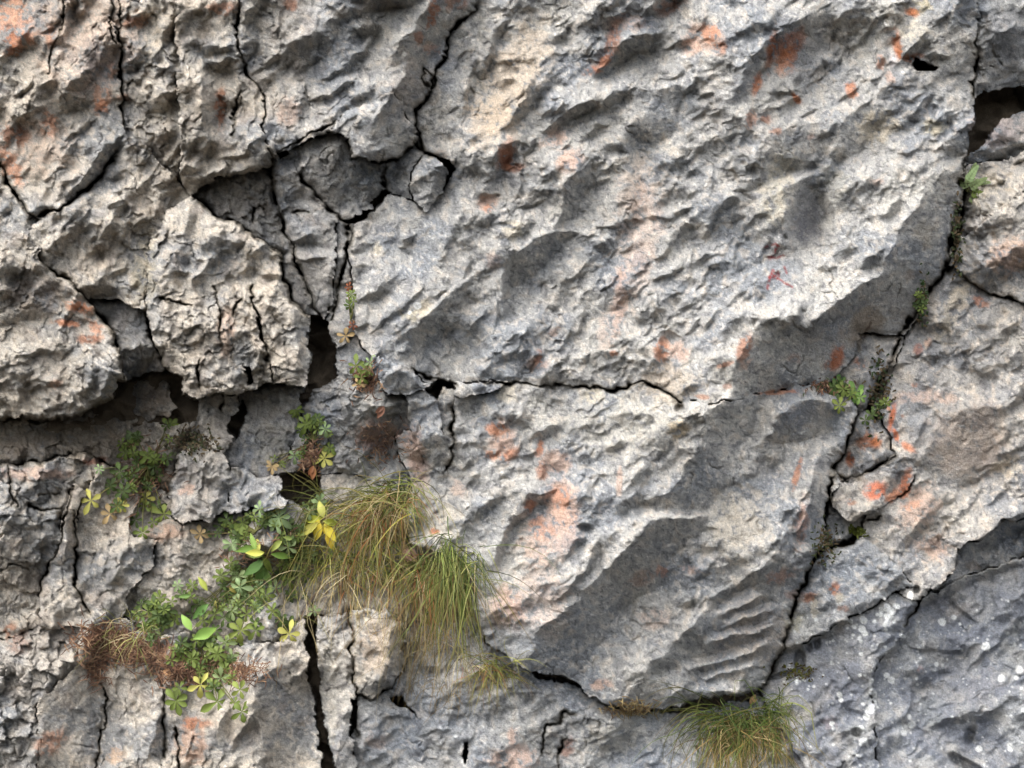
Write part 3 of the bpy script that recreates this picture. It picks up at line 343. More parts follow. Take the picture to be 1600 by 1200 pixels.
# ------------------------------------------------------------------ fractured detail
left = 1 - sstep(430, 620, PX + 30 * wA)
low = sstep(880, 1000, PY) * (1 - sstep(1150, 1220, PX))
rgt = sstep(1230, 1420, PX + .8 * (PY - 700) + 30 * wB)
RO = np.clip(.6 + 1.1 * fbm(PX / 75, PY / 75, 51, 3), .15, 1.6).astype(np.float32) * SM
def blob(cx, cy, rx, ry, ang=0, soft=.5):
    a = math.radians(ang); r = max(rx, ry) * (1 + soft); q = sl(cx - r, cy - r, cx + r, cy + r, 4)
    x = PX[q] - cx; y = PY[q] - cy
    u = (x * math.cos(a) + y * math.sin(a)) / rx; v = (-x * math.sin(a) + y * math.cos(a)) / ry
    e = np.sqrt(u * u + v * v) + .28 * wA[q] + .16 * wC[q]
    return q, 1 - sstep(1 - soft * .5, 1 + soft * .5, e)
for (cx, cy, rx, ry, an, k) in [(630, 440, 90, 110, 0, .45), (1290, 450, 110, 45, -30, .3), (1260, 340, 90, 110, 30, .5), (1060, 770, 80, 60, -30, .3), (960, 900, 110, 50, -50, .35), (1330, 1000, 90, 90, 0, .5),
        (1480, 1000, 120, 120, 0, .5), (1150, 820, 50, 100, 20, .45), (170, 860, 70, 120, 10, .5), (370, 1120, 130, 90, 0, .6), (1035, 190, 60, 50, 0, .5), (700, 130, 40, 70, 30, .5), (1420, 640, 45, 60, 20, .4), (830, 960, 80, 70, 0, .6),
        (1260, 560, 110, 60, -35, .35), (1290, 790, 30, 90, 0, .3), (1040, 1020, 80, 60, -30, .55), (600, 190, 40, 40, 0, .5), (700, 1020, 60, 60, 0, .6), (300, 400, 50, 60, 0, .6),
        (1430, 400, 60, 90, 30, .4), (60, 560, 110, 70, 0, 1.2), (340, 520, 110, 100, 0, 1.25), (250, 330, 80, 90, 0, 1.35), (1510, 700, 80, 60, 0, 1.4), (830, 550, 130, 50, 0, 1.25), (1240, 160, 70, 50, 0, 1.1), (150, 400, 80, 60, 0, 1.3)]:
    q, m = blob(cx, cy, rx, ry, an, .9); RO[q] *= 1 + (k - 1) * m
def chips1(L, an, amp, seed, ang, fr=None):
    t = math.radians(ang); U = WX * math.cos(t) + WY * math.sin(t); V = -WX * math.sin(t) + WY * math.cos(t)
    a, b, dx, dy, f1, f2 = vor(U / (L * an) + .16 * wB, V / L + .16 * wA, seed)
    g1 = (_h(a, b, seed, 5) - .5) * 1.5; g2 = (_h(a, b, seed, 6) - .5) * 1.6 + .35
    c = (_h(a, b, seed, 7) - .5) * .9; w = 1 if fr is None else (_h(a, b, seed, 8) < fr)
    return amp * L * w * (g1 * dx * .8 + g2 * dy + c * .5)
def chips(L, an, amp, seed, fr=None):
    return chips1(L, an, amp, seed, -42, fr) * (1 - left) + chips1(L, an * .8, amp, seed + 50, -68, fr) * left
def fac(L, an, amp, seed, ang, wob=.35):
    t = math.radians(ang); U = (WX * math.cos(t) + WY * math.sin(t)) / (L * an); V = (-WX * math.sin(t) + WY * math.cos(t)) / L
    w1 = gn(U * .9, V * .9, seed + 1); w2 = gn(U * .9 + 5, V * .9, seed + 2)
    return amp * L * tri(U + .5 * V + wob * w1, V + wob * w2, seed)
ang0 = lambda a_, b_, *k: None
def fac2(L, an, amp, seed, wob=.35):
    return fac(L, an, amp, seed, -44, wob) * (1 - left) + fac(L, an, amp, seed + 500, -72, wob) * left
DET = fac2(120, 1.5, .15, 110) + fac2(15, 1.7, .15, 113) * RO
DET += fac(8, 1.3, .4, 114, -30) * np.clip(RO, .35, 1.3) + fac(4.2, 1.2, .6, 115, 20) * np.clip(RO, .5, 1.1)
DET += (chips(30, 1.9, .12, 102, .25) + chips(13, 1.7, .25, 103, .3)) * RO
R2 = sstep(.1, .5, gn(PX / 45, PY / 45, 77)); DET += (chips(17, 1.6, .36, 107, .5) + chips(8, 1.5, .42, 108, .6)) * R2 * np.clip(RO, .2, 1.2)
blk = left * sstep(-.2, .4, gn(PX / 70, PY / 90, 78)); DET += (chips1(26, 1.3, .36, 109, -80, .8) + chips1(12, 1.2, .4, 119, -85, .7)) * blk
# bedding steps that come and go
V0 = -WX * math.sin(math.radians(-38)) + WY * math.cos(math.radians(-38)); U0 = WX * math.cos(math.radians(-38)) + WY * math.sin(math.radians(-38))
for (L, amp, seed, wv) in [(36, 2.6, 201, 1.0), (15, 1.8, 202, 1.2)]:
    ph = V0 / L + wv * fbm(U0 / (L * 5), V0 / (L * 2.2), seed, 3); f = ph - np.floor(ph)
    saw = np.where(f < .86, f / .86, (1 - f) / .14)
    on = sstep(.1, .45, gn(U0 / 100, V0 / 50, seed + 5))
    DET += amp * (saw - .5) * on * np.clip(RO, .3, 1.2) * (1 - .6 * left)
DET += (2.5 * fbm(PX / 70, PY / 70, 301, 2) + 0.3 * fbm(WX / 14, WY / 14, 311, 3, .7) * np.clip(RO, .35, 1.2) + .55 * fbm(PX / 5, PY / 5, 321, 2) * np.clip(RO, .5, 1.2))
# hairline cracks
for (L, seed) in [(52, 401), (24, 402)]:
    a, b, dx, dy, f1, f2 = vor(WX / L + .3 * wB, WY / (L * (1.25 + .5 * left)) + .3 * wA, seed, True)
    e = np.sqrt(f2) - np.sqrt(f1); on = sstep(.3, .6, gn(PX / 60, PY / 60, seed + 9) + .14 * left + .05 * low)
    DET -= (5.5 if L > 40 else 3.2) * np.exp(-(e / .035) ** 2) * on
# rubble styles
def rub(L, seed, hgt):
    a, b, dx, dy, f1, f2 = vor(WX / L, WY / L, seed, True); e = np.sqrt(f2) - np.sqrt(f1)
    g1 = (_h(a, b, seed, 5) - .5) * 1.6; g2 = (_h(a, b, seed, 6) - .35) * 1.6
    return hgt * L * (np.minimum(e * 3.2, .28) + 1.25 * g1 * dx + 1.25 * g2 * dy + (_h(a, b, seed, 7) - .5) * 1.2)
def region(st, soft=10):
    P = pts(st); m = np.zeros((NY, NX), np.float32); q = sl(min(p[0] for p in P), min(p[1] for p in P), max(p[0] for p in P), max(p[1] for p in P), 20)
    ins = inpoly(WX[q], WY[q], P); d, s_, t = polydist(WX[q], WY[q], P + [P[0]])
    m[q] = np.where(ins, sstep(0, soft, d), 0); return m
mr = region("-100 1005 0 1000 60 985 120 990 125 1040 100 1060 60 1092 58 1200 40 1300 -100 1300")
DET = DET * (1 - .6 * mr) + (rub(24, 501, .75) + rub(11, 502, .4)) * mr
mb = region("-100 735 0 727 60 722 130 707 160 722 115 755 100 800 90 850 62 930 60 980 0 1000 -100 1010")
DET = DET * (1 - .3 * mb) + (rub(34, 503, .35) + rub(15, 504, .22)) * mb
mm = region("225 460 300 455 330 440 440 450 475 500 470 600 330 617 285 600 250 560") + region("190 60 300 60 290 300 235 330 190 230") + region("190 270 250 300 230 480 180 460 175 330") * .8
mm = np.clip(mm, 0, 1); DET += (rub(26, 505, .25) + rub(12, 506, .16)) * mm
mc = region("300 302 350 272 420 262 425 300 445 362 440 396 400 367 335 336") + region("445 245 528 212 565 253 600 300 560 340 515 325 465 272") * .4 + region("355 615 470 600 470 660 440 737 375 720") * .6 + region("870 1130 905 1112 960 1110 960 1150 900 1180 860 1150") + region("-80 640 0 652 120 655 270 668 300 700 190 735 0 725 -80 730") * 1.0 + region("455 640 500 560 570 560 630 640 600 750 500 740") * .7 + region("190 740 270 800 400 800 480 800 480 950 240 990 200 930 240 850 200 810") * .5
DET += (rub(24, 509, .3) + rub(13, 507, .3) + rub(8, 508, .18)) * np.clip(mc, 0, 1)
# extra gouges
for (cx, cy, rx, ry, an, dpt) in [(1440, 103, 16, 5, 5, 40), (1062, 640, 7, 6, 0, 22), (913, 824, 9, 6, 0, 16), (1250, 1032, 7, 16, 0, 26), (1277, 1006, 6, 9, 20, 20), (1216, 1056, 26, 4, -15, 20), (1510, 1195, 30, 8, 30, 30), (1515, 1150, 14, 8, -60, 26), (1338, 1145, 7, 6, 0, 20), (1432, 922, 5, 6, 0, 20),
        (200, 30, 12, 6, -20, 8), (1265, 1012, 5, 7, 0, 14), (735, 760, 9, 5, -60, 8), (670, 310, 6, 4, 0, 4), (800, 695, 45, 38, 10, 7), (1045, 545, 26, 24, 0, 8), (1205, 486, 44, 17, 0, -9), (1255, 345, 22, 50, 18, 10), (850, 745, 26, 22, 0, 6), (868, 790, 40, 22, -40, 6), (100, 330, 20, 12, 0, -14), (240, 145, 30, 28, 0, -16), (340, 85, 28, 20, 0, -12),
        (590, 1020, 34, 55, 0, -26), (300, 1060, 50, 30, 0, -6), (1380, 740, 22, 10, -35, 6), (420, 500, 40, 80, 0, -8), (330, 560, 60, 50, 0, -10), (1580, 350, 60, 60, 0, -20), (60, 540, 120, 90, 0, -26), (405, 592, 22, 12, 0, 22), (360, 437, 8, 7, 0, 12), (340, 250, 50, 16, 0, 6), (430, 540, 40, 60, 0, -8), (260, 760, 10, 10, 0, -3)]:
    q, m = blob(cx, cy, rx, ry, an, .8); DET[q] -= dpt * m

# ------------------------------------------------------------------ which block every cell belongs to
CXm = (PX[:-1, :-1] + PX[1:, 1:]) / 2; CYm = (PY[:-1, :-1] + PY[1:, 1:]) / 2
QX = (WX[:-1, :-1] + WX[1:, 1:]) / 2; QY = (WY[:-1, :-1] + WY[1:, 1:]) / 2
LAB = np.zeros((NY - 1, NX - 1), np.int16)
def slc(P, pad=14):
    q = sl(min(p[0] for p in P), min(p[1] for p in P), max(p[0] for p in P), max(p[1] for p in P), pad); return q
for k, b in enumerate(BL):
    P = pts(b[6]); P = [(x if -60 < x < 1660 else x + (-60 if x < 0 else 60), y if -60 < y < 1260 else y + (-60 if y < 0 else 60)) for x, y in P]
    q = slc(P); LAB[q][inpoly(QX[q], QY[q], P)] = k + 1
for st in HOLES:
    P = pts(st); q = slc(P); LAB[q][inpoly(QX[q], QY[q], P)] = 0
ks = [b[0] for b in BL].index('S1'); P = pts(BL[ks][6]); q = slc(P); LAB[q][inpoly(QX[q], QY[q], P)] = ks + 1
# leftover slivers join a neighbour, except inside the hollows
HM = np.zeros(LAB.shape, bool)
for st in HOLES:
    P = pts(st); q = slc(P); HM[q] |= inpoly(QX[q], QY[q], P)
for it in range(14):
    z = (LAB == 0) & ~HM
    if not z.any(): break
    for a, ax in ((1, 0), (-1, 0), (1, 1), (-1, 1)):
        r = np.roll(LAB, a, ax); z = (LAB == 0) & ~HM; LAB = np.where(z & (r > 0), r, LAB)
# distance to the nearest other block
BD = np.full(LAB.shape, 99., np.float32); cur = np.zeros(LAB.shape, bool)
for ax in (0, 1):
    d = np.roll(LAB, -1, ax) != LAB; cur |= d; cur |= np.roll(d, 1, ax)
cur[0] = cur[-1] = False; cur[:, 0] = cur[:, -1] = False
BD[cur] = 0
for it in range(1, 12):
    n = cur.copy()
    for ax in (0, 1): n |= np.roll(cur, 1, ax) | np.roll(cur, -1, ax)
    if it % 2: n |= np.roll(np.roll(cur, 1, 0), 1, 1) | np.roll(np.roll(cur, -1, 0), -1, 1) | np.roll(np.roll(cur, 1, 0), -1, 1) | np.roll(np.roll(cur, -1, 0), 1, 1)
    BD[n & ~cur] = it * ST; cur = n
gapn = (wC[:-1, :-1] + .5 * wA[:-1, :-1])
LAB = np.where((BD < 1) & (gapn > .22) & (LAB > 0), 0, LAB)
GC = np.zeros((NY, NX), np.float32); gn8 = gn(PX / 26, PY / 26, 88) + .4 * wC
for (w, st) in GAPS:
    P = pts(st); q = slc(P); d, s_, t = polydist(QX[q], QY[q], P)
    ww = .8 * w * (.35 + .75 * np.clip(np.sin(np.pi * t), 0, 1) ** .5) * np.clip(.85 + 1.1 * gn8[:-1, :-1][q], .15, 2.2)
    LAB[q][(d < ww - .9) & (gn8[:-1, :-1][q] > -.05)] = 0
    q = slc(P, 16); d, s_, t = polydist(WX[q], WY[q], P); ww = .8 * w * (.35 + .75 * np.clip(np.sin(np.pi * t), 0, 1) ** .5) * np.clip(.85 + 1.1 * gn8[q], .15, 2.2)
    GC[q] = np.maximum(GC[q], np.clip(1.35 - d / np.maximum(ww, .8), 0, 1) * (10 + 16 * np.clip(.5 + gn8[q], 0, 1.2)))
# edges of blocks are worn back, next to the cracks
EB = np.zeros((NY, NX), np.float32); EB[:-1, :-1] = BD; EB[-1] = 99; EB[:, -1] = 99
edge = -5.5 * np.clip(1 - EB / 8., 0, 1) ** 1.2 * np.clip(.5 + gn8, 0, 1.8)
GD = np.full((NY, NX), 99, np.float32)
for (w, st) in GAPS:
    P = pts(st); q = slc(P, 22); d, s_, t = polydist(WX[q], WY[q], P); GD[q] = np.minimum(GD[q], d - w)
edge -= 4.0 * np.clip(1 - GD / 9., 0, 1) ** 1.4 * np.clip(.6 + gn8, 0, 1.6)
HB = H + DET + edge - GC
# ------------------------------------------------------------------ colours of the stone itself (linear albedo)
def c3(r, g, b):   # sRGB 0-255 to linear
    f = lambda v: ((v / 255 + .055) / 1.055) ** 2.4 if v > 10 else v / 3294.6
    return np.array([f(r), f(g), f(b)], np.float32)
cg, cb, cw, cc = c3(177, 175, 170), c3(147, 152, 157), c3(183, 173, 159), c3(211, 205, 190)
COL = np.empty((NY, NX, 3), np.float32); COL[:] = cg
def mix(m, c, k=1.0, q=None):
    global COL
    if q is None: COL += (c - COL) * (np.clip(m, 0, 1) * k)[..., None]
    else: COL[q] += (c - COL[q]) * (np.clip(m, 0, 1) * k)[..., None]
n1 = fbm(PX / 120, PY / 120, 601, 4); n2 = fbm(WX / 42, WY / 42, 611, 4); n3 = fbm(WX / 15, WY / 15, 621, 3); n4 = fbm(PX / 5, PY / 5, 631, 2)
mix(left * (.4 + .4 * n1), cw); mix(rgt * (.5 + .6 * n2), cb, .55); mix(sstep(-.1, .6, n1 + .25 * n2), cb, .75 * 1); mix(sstep(.1, .7, -n1 + .5 * n2), cc, .35)
mix(sstep(.15, .6, n2), c3(120, 124, 132), .35); mix(sstep(.2, .7, -n2 + .2 * n3), c3(205, 196, 182), .4); mix(sstep(.15, .6, n3), c3(204, 192, 176), .45); mix(sstep(.15, .6, -n3), c3(128, 128, 130), .5); n5 = fbm(WX / 7, WY / 7, 635, 3); mix(sstep(.3, .7, n5), c3(226, 221, 212), .6); mix(sstep(.35, .7, -n5), c3(98, 98, 102), .65)
mix(left * sstep(-.1, .7, n2 - n1), c3(188, 170, 150), .3)
def spots(cx, cy, rx, ry, an, col, k=.8, th=.0, soft=.35, nz=None):
    q, m = blob(cx, cy, rx, ry, an, 1.0); n = 1.1 * n3[q] + .7 * n5[q] + .5 * n4[q]
    mix(m * sstep(th - soft, th + soft, n + (m - .5) * 1.1), col, k, q)
OR, OD, PK, CR, DK, BLk, YE, BR = c3(190, 116, 70), c3(150, 86, 44), c3(200, 164, 142), c3(214, 202, 178), c3(92, 92, 96), c3(72, 78, 92), c3(176, 160, 112), c3(120, 98, 78)
CP = [  # cx cy rx ry angle colour strength threshold
 (15, 20, 30, 40, 0, OR, .6, .1), (30, 60, 30, 14, 0, OR, .7, .1), (80, 62, 10, 20, 0, OD, .7, 0), (20, 80, 16, 10, 0, OD, .8, -.1), (212, 34, 26, 10, 0, OD, .7, 0), (160, 150, 14, 18, 0, OR, .5, .1), (158, 168, 12, 10, 0, OR, .7, 0), (195, 152, 14, 8, 0, OD, .6, 0), (78, 190, 14, 26, 0, OR, .6, .1), (22, 212, 24, 16, 30, OD, .75, 0), (18, 262, 16, 34, -25, OR, .65, 0), (345, 170, 10, 34, 0, OD, .8, 0), (345, 14, 26, 12, 0, OR, .5, .1), (455, 8, 12, 14, 0, OD, .7, 0), (175, 110, 8, 12, 0, OR, .4, 0), (140, 60, 90, 90, 0, PK, .35, 0), (60, 230, 60, 50, 0, PK, .3, 0),
 (677, 20, 9, 26, 15, OD, .85, -.2), (655, 58, 10, 12, 0, OD, .7, 0), (672, 80, 16, 12, 0, OR, .4, 0), (715, 5, 20, 12, 0, OD, .6, 0), (590, 10, 40, 14, 0, BR, .5, -.3), (640, 130, 40, 60, 20, BR, .35, -.2), (800, 120, 45, 90, 30, c3(214, 190, 160), .6, -.3), (770, 190, 50, 40, -30, c3(212, 188, 160), .5, -.2), (790, 245, 14, 26, 10, OD, .9, -.3), (800, 262, 20, 8, 0, OD, .7, 0), (688, 240, 14, 8, 0, BR, .6, 0),
 (960, 62, 12, 26, 15, OR, .6, -.1), (945, 95, 9, 16, 30, OR, .8, -.2), (928, 110, 16, 10, 0, OR, .75, -.1), (985, 35, 30, 14, 0, PK, .5, 0), (1045, 10, 26, 12, -20, OD, .6, 0), (1100, 60, 34, 22, 0, PK, .8, -.2), (1112, 52, 16, 12, -30, OR, .6, -.1), (1125, 75, 12, 10, 0, OR, .5, 0), (1080, 75, 20, 12, 0, PK, .5, 0), (870, 215, 30, 12, -20, PK, .7, 0), (890, 248, 24, 16, -20, PK, .6, -.1), (995, 10, 22, 22, 0, DK, .4, 0), (1020, 30, 20, 20, 0, DK, .4, 0),
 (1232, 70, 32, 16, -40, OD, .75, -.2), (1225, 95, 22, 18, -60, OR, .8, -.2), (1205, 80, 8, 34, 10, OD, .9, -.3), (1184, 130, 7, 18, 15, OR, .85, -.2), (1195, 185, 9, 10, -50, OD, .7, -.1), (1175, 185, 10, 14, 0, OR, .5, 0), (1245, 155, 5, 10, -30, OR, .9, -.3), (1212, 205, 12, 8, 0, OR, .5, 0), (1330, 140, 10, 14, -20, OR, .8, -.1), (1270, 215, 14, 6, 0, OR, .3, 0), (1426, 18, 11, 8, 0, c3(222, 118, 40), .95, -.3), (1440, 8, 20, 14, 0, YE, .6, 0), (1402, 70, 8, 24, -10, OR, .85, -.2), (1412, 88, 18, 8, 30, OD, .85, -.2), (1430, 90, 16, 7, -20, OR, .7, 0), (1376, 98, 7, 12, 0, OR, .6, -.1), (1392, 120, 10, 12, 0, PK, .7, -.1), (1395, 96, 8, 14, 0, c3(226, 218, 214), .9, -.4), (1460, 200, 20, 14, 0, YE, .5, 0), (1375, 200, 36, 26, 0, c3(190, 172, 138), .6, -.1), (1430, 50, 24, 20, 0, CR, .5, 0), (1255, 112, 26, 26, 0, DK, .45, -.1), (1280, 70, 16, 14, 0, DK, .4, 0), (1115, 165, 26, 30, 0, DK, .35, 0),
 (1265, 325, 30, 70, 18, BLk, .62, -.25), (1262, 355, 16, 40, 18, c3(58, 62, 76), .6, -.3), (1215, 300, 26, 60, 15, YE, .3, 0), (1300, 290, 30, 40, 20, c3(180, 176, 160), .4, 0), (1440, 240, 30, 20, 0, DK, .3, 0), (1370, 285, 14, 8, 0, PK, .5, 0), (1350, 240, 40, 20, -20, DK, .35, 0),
 (760, 318, 16, 14, 0, PK, .9, -.3), (762, 325, 8, 7, 0, OR, .5, -.1), (800, 360, 14, 14, 0, CR, .8, -.2), (590, 388, 9, 10, 0, CR, .9, -.4), (580, 424, 6, 5, 0, c3(228, 226, 222), .9, -.5), (770, 410, 12, 16, 0, c3(150, 120, 104), .5, -.1), (885, 255, 20, 16, -30, PK, .5, -.2), (1000, 380, 30, 110, 12, PK, .42, -.1), (968, 470, 14, 60, 8, PK, .6, -.1), (985, 300, 26, 60, 10, PK, .3, 0), (945, 520, 14, 30, 0, PK, .4, 0), (958, 552, 7, 5, 0, OR, .7, -.1), (645, 492, 20, 12, 0, YE, .5, 0), (660, 480, 10, 12, 0, CR, .8, -.2), (865, 520, 14, 10, -30, PK, .6, -.1), (842, 560, 7, 16, 10, OD, .7, 0), (842, 570, 20, 12, 0, c3(180, 140, 116), .5, 0), (1000, 250, 60, 40, 0, CR, .2, 0),
 (1034, 545, 12, 22, 10, OR, .75, -.1), (1062, 550, 16, 16, 20, PK, .75, -.2), (1040, 600, 60, 30, 0, c3(190, 168, 140), .5, -.1), (1162, 545, 10, 22, 20, OD, .75, -.2), (1165, 570, 14, 10, 0, PK, .7, 0), (1132, 570, 16, 4, -12, OR, .6, -.1), (1098, 620, 14, 4, 5, OD, .6, 0), (1136, 603, 8, 5, 0, OD, .5, 0), (1215, 613, 34, 4, -4, OR, .7, -.1), (1345, 508, 42, 24, -40, c3(150, 130, 104), .8, -.5), (1308, 558, 9, 20, 18, c3(176, 90, 30), .95, -.5), (1296, 572, 8, 10, 0, OD, .6, -.1), (1240, 560, 12, 10, 0, OD, .35, 0), (1290, 520, 30, 50, 40, BLk, .3, -.1), (1430, 470, 60, 40, -45, DK, .35, -.1), (1445, 365, 18, 22, 0, c3(150, 142, 128), .6, -.3), (1420, 430, 16, 10, 0, BR, .5, 0), (1205, 408, 4, 4, 0, c3(120, 60, 60), .1, 0),
 (785, 690, 22, 30, -10, PK, .9, -.4), (775, 672, 16, 12, 0, OR, .7, -.1), (795, 712, 20, 9, -30, OR, .6, -.1), (770, 710, 14, 8, 0, OR, .6, 0), (843, 700, 7, 14, 10, OR, .8, -.2), (848, 735, 9, 14, 0, OD, .7, -.1), (868, 720, 24, 18, 0, PK, .8, -.2), (880, 790, 26, 34, -20, PK, .85, -.3), (878, 780, 14, 18, 0, OR, .5, 0), (828, 790, 9, 14, 30, OD, .8, -.2), (840, 815, 12, 12, 0, OR, .6, 0), (850, 830, 24, 14, 0, OR, .5, 0), (860, 840, 50, 36, -30, PK, .6, -.1), (790, 950, 34, 34, 0, PK, .75, -.2), (840, 930, 50, 60, 0, PK, .35, 0), (715, 762, 14, 20, 0, PK, .5, 0), (968, 750, 6, 30, 0, PK, .7, -.1), (1060, 672, 16, 16, 0, c3(196, 168, 120), .7, -.1), (790, 614, 14, 16, 0, CR, .7, -.2), (925, 620, 14, 12, 0, CR, .8, -.2), (960, 660, 90, 60, 0, c3(196, 190, 174), .4, 0), (650, 720, 16, 50, -10, PK, .8, -.3), (595, 680, 40, 26, 0, c3(170, 120, 90), .7, -.2), (690, 820, 30, 50, 0, CR, .4, 0), (680, 830, 8, 6, 0, OR, .9, -.1), (745, 900, 30, 60, 0, cb, .6, 0), (790, 1000, 60, 26, 0, cb, .7, -.1),
 (1160, 820, 44, 60, 10, c3(190, 178, 158), .6, -.1), (1245, 740, 5, 30, 15, OR, .7, -.1), (1255, 820, 12, 40, 10, OR, .4, 0), (1220, 900, 30, 12, -20, OD, .5, 0), (1240, 930, 26, 10, 0, OD, .4, 0), (1000, 905, 30, 12, -30, c3(150, 100, 70), .5, 0), (1035, 893, 12, 10, 0, OR, .5, 0), (1080, 890, 16, 8, 0, PK, .5, 0), (940, 1070, 18, 8, 0, PK, .8, -.1), (1020, 965, 26, 14, 0, PK, .4, 0), (1180, 990, 60, 60, 0, c3(140, 120, 100), .4, -.1), (1265, 650, 40, 20, 0, DK, .35, 0), (1230, 655, 14, 20, 0, cb, .3, 0),
 (1358, 690, 18, 14, 0, OR, .7, 0), (1328, 718, 7, 12, 0, OD, .9, -.2), (1370, 690, 12, 8, 0, OR, .8, -.1), (1370, 768, 16, 12, -30, c3(204, 100, 50), .95, -.2), (1395, 775, 14, 8, -40, OR, .8, -.1), (1415, 760, 10, 26, 10, c3(208, 112, 56), .9, -.2), (1330, 785, 8, 6, 0, OD, .6, -.1), (1425, 790, 16, 8, -20, OR, .6, 0), (1393, 655, 5, 22, 12, c3(206, 106, 44), .95, -.5), (1400, 680, 5, 14, -15, c3(206, 106, 44), .95, -.5), (1418, 698, 14, 6, 30, c3(206, 116, 60), .85, -.3), (1390, 635, 5, 8, 0, OR, .7, -.2), (1410, 650, 3, 3, 0, OR, .6, -.1), (1432, 655, 26, 40, 0, cb, .6, -.3), (1490, 480, 16, 50, 25, CR, .6, -.2), (1435, 545, 8, 10, 10, c3(150, 90, 70), .8, -.2), (1450, 535, 7, 9, 0, PK, .8, -.2), (1345, 568, 10, 8, 0, OR, .6, -.1), (1532, 472, 14, 8, 30, OR, .6, -.1), (1430, 602, 6, 4, 0, OR, .5, 0), (1520, 690, 70, 60, 0, c3(152, 136, 124), .7, -.3), (1450, 620, 50, 12, 0, PK, .5, 0), (1440, 790, 40, 30, -40, PK, .6, -.1), (1458, 855, 26, 20, 0, PK, .6, -.1), (1580, 400, 40, 30, 0, c3(190, 150, 120), .6, -.1), (1540, 290, 40, 30, 0, CR, .4, 0), (1580, 730, 30, 20, 0, CR, .5, 0), (1560, 200, 40, 30, 0, c3(190, 170, 160), .7, -.1), (1570, 60, 40, 50, 0, DK, .5, -.2), (1524, 100, 10, 80, 0, cw, .4, 0),
 (1307, 922, 12, 10, 20, OR, .8, -.1), (1312, 932, 7, 9, 0, CR, .9, -.4), (1272, 950, 7, 18, 10, CR, .8, -.3), (1265, 935, 12, 8, -30, OR, .6, 0), (1320, 952, 12, 6, 20, OD, .5, 0), (1240, 970, 14, 20, 0, c3(176, 170, 140), .6, 0), (1438, 1045, 6, 7, 0, OR, .7, -.1), (1295, 1130, 14, 10, 0, OR, .4, 0), (1240, 1105, 34, 26, 20, CR, .8, -.3), (1215, 1075, 20, 14, 0, CR, .6, -.1), (1300, 1070, 60, 50, 0, DK, .5, 0), (1480, 960, 40, 30, 0, BR, .3, 0), (1270, 1090, 20, 60, 0, DK, .3, 0), (1455, 1115, 20, 26, 0, c3(176, 180, 176), .7, -.4), (1540, 1080, 50, 26, 0, c3(190, 180, 168), .5, 0), (1520, 885, 16, 12, 0, BR, .6, -.2), (1580, 960, 60, 60, 0, cb, .5, 0),
 (125, 480, 26, 10, 10, OR, .8, -.1), (110, 505, 26, 7, 5, OR, .8, -.1), (150, 510, 14, 20, -30, OR, .6, 0), (140, 530, 20, 8, 0, OD, .7, 0), (85, 600, 12, 7, 0, OR, .35, 0), (60, 460, 60, 40, 0, BR, .45, -.1), (150, 720, 20, 6, -5, c3(180, 90, 60), .7, -.1), (50, 740, 60, 10, 0, OR, .25, 0), (355, 520, 14, 40, 0, PK, .5, 0), (240, 60, 20, 60, 0, CR, .3, 0), (225, 410, 20, 60, 0, c3(140, 128, 92), .5, -.1), (390, 50, 26, 60, 0, CR, .25, 0), (450, 175, 20, 26, 0, PK, .5, -.1), (230, 510, 30, 20, 0, cb, .6, -.2), (30, 1000, 20, 20, 0, OD, .4, 0), (14, 985, 12, 16, 0, OD, .7, 0), (80, 1160, 30, 16, -30, OR, .5, 0), (300, 1160, 26, 40, 0, c3(160, 110, 80), .6, -.1), (310, 1130, 24, 10, 0, OR, .6, 0), (295, 765, 16, 8, -20, PK, .8, 0), (260, 830, 30, 20, 0, c3(180, 130, 100), .5, 0), (420, 700, 30, 40, 0, c3(150, 145, 130), .5, 0), (440, 720, 20, 14, 0, YE, .4, 0), (395, 1130, 50, 40, 0, cw, .5, 0), (180, 1180, 14, 16, 0, c3(190, 150, 110), .6, 0), (260, 655, 14, 6, 0, BR, .7, -.2), (240, 620, 30, 30, 0, BR, .5, -.2), (100, 690, 120, 26, 0, c3(132, 116, 98), .7, -.4), (150, 660, 60, 10, 0, BR, .3, 0),
 (800, 1185, 40, 20, 0, PK, .8, -.1), (802, 1150, 8, 14, 0, PK, .8, -.1), (885, 1170, 10, 20, 20, c3(160, 110, 90), .8, -.2), (590, 1160, 26, 14, 0, PK, .4, 0), (700, 1120, 40, 40, 0, cb, .5, 0), (560, 1160, 30, 40, 0, DK, .3, 0), (590, 1010, 30, 40, 0, c3(180, 160, 140), .6, -.3), (1000, 1160, 60, 40, 0, cb, .5, 0), (510, 1080, 16, 90, 0, cc, .5, -.2), (960, 1150, 50, 30, 0, CR, .4, 0)]
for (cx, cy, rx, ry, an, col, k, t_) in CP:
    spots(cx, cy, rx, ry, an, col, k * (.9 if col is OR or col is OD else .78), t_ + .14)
q = (slice(None), slice(None)); lm = region('1190 1075 1222 1022 1310 974 1400 928 1440 937 1500 905 1600 868 1700 840 1700 1300 1265 1300 1205 1120', 14)
mix(lm * (.45 + .5 * sstep(-.5, .4, n2)), c3(126, 130, 140), .75); mix(lm * sstep(.2, .6, n1 + .4 * n3), c3(176, 176, 172), .5)
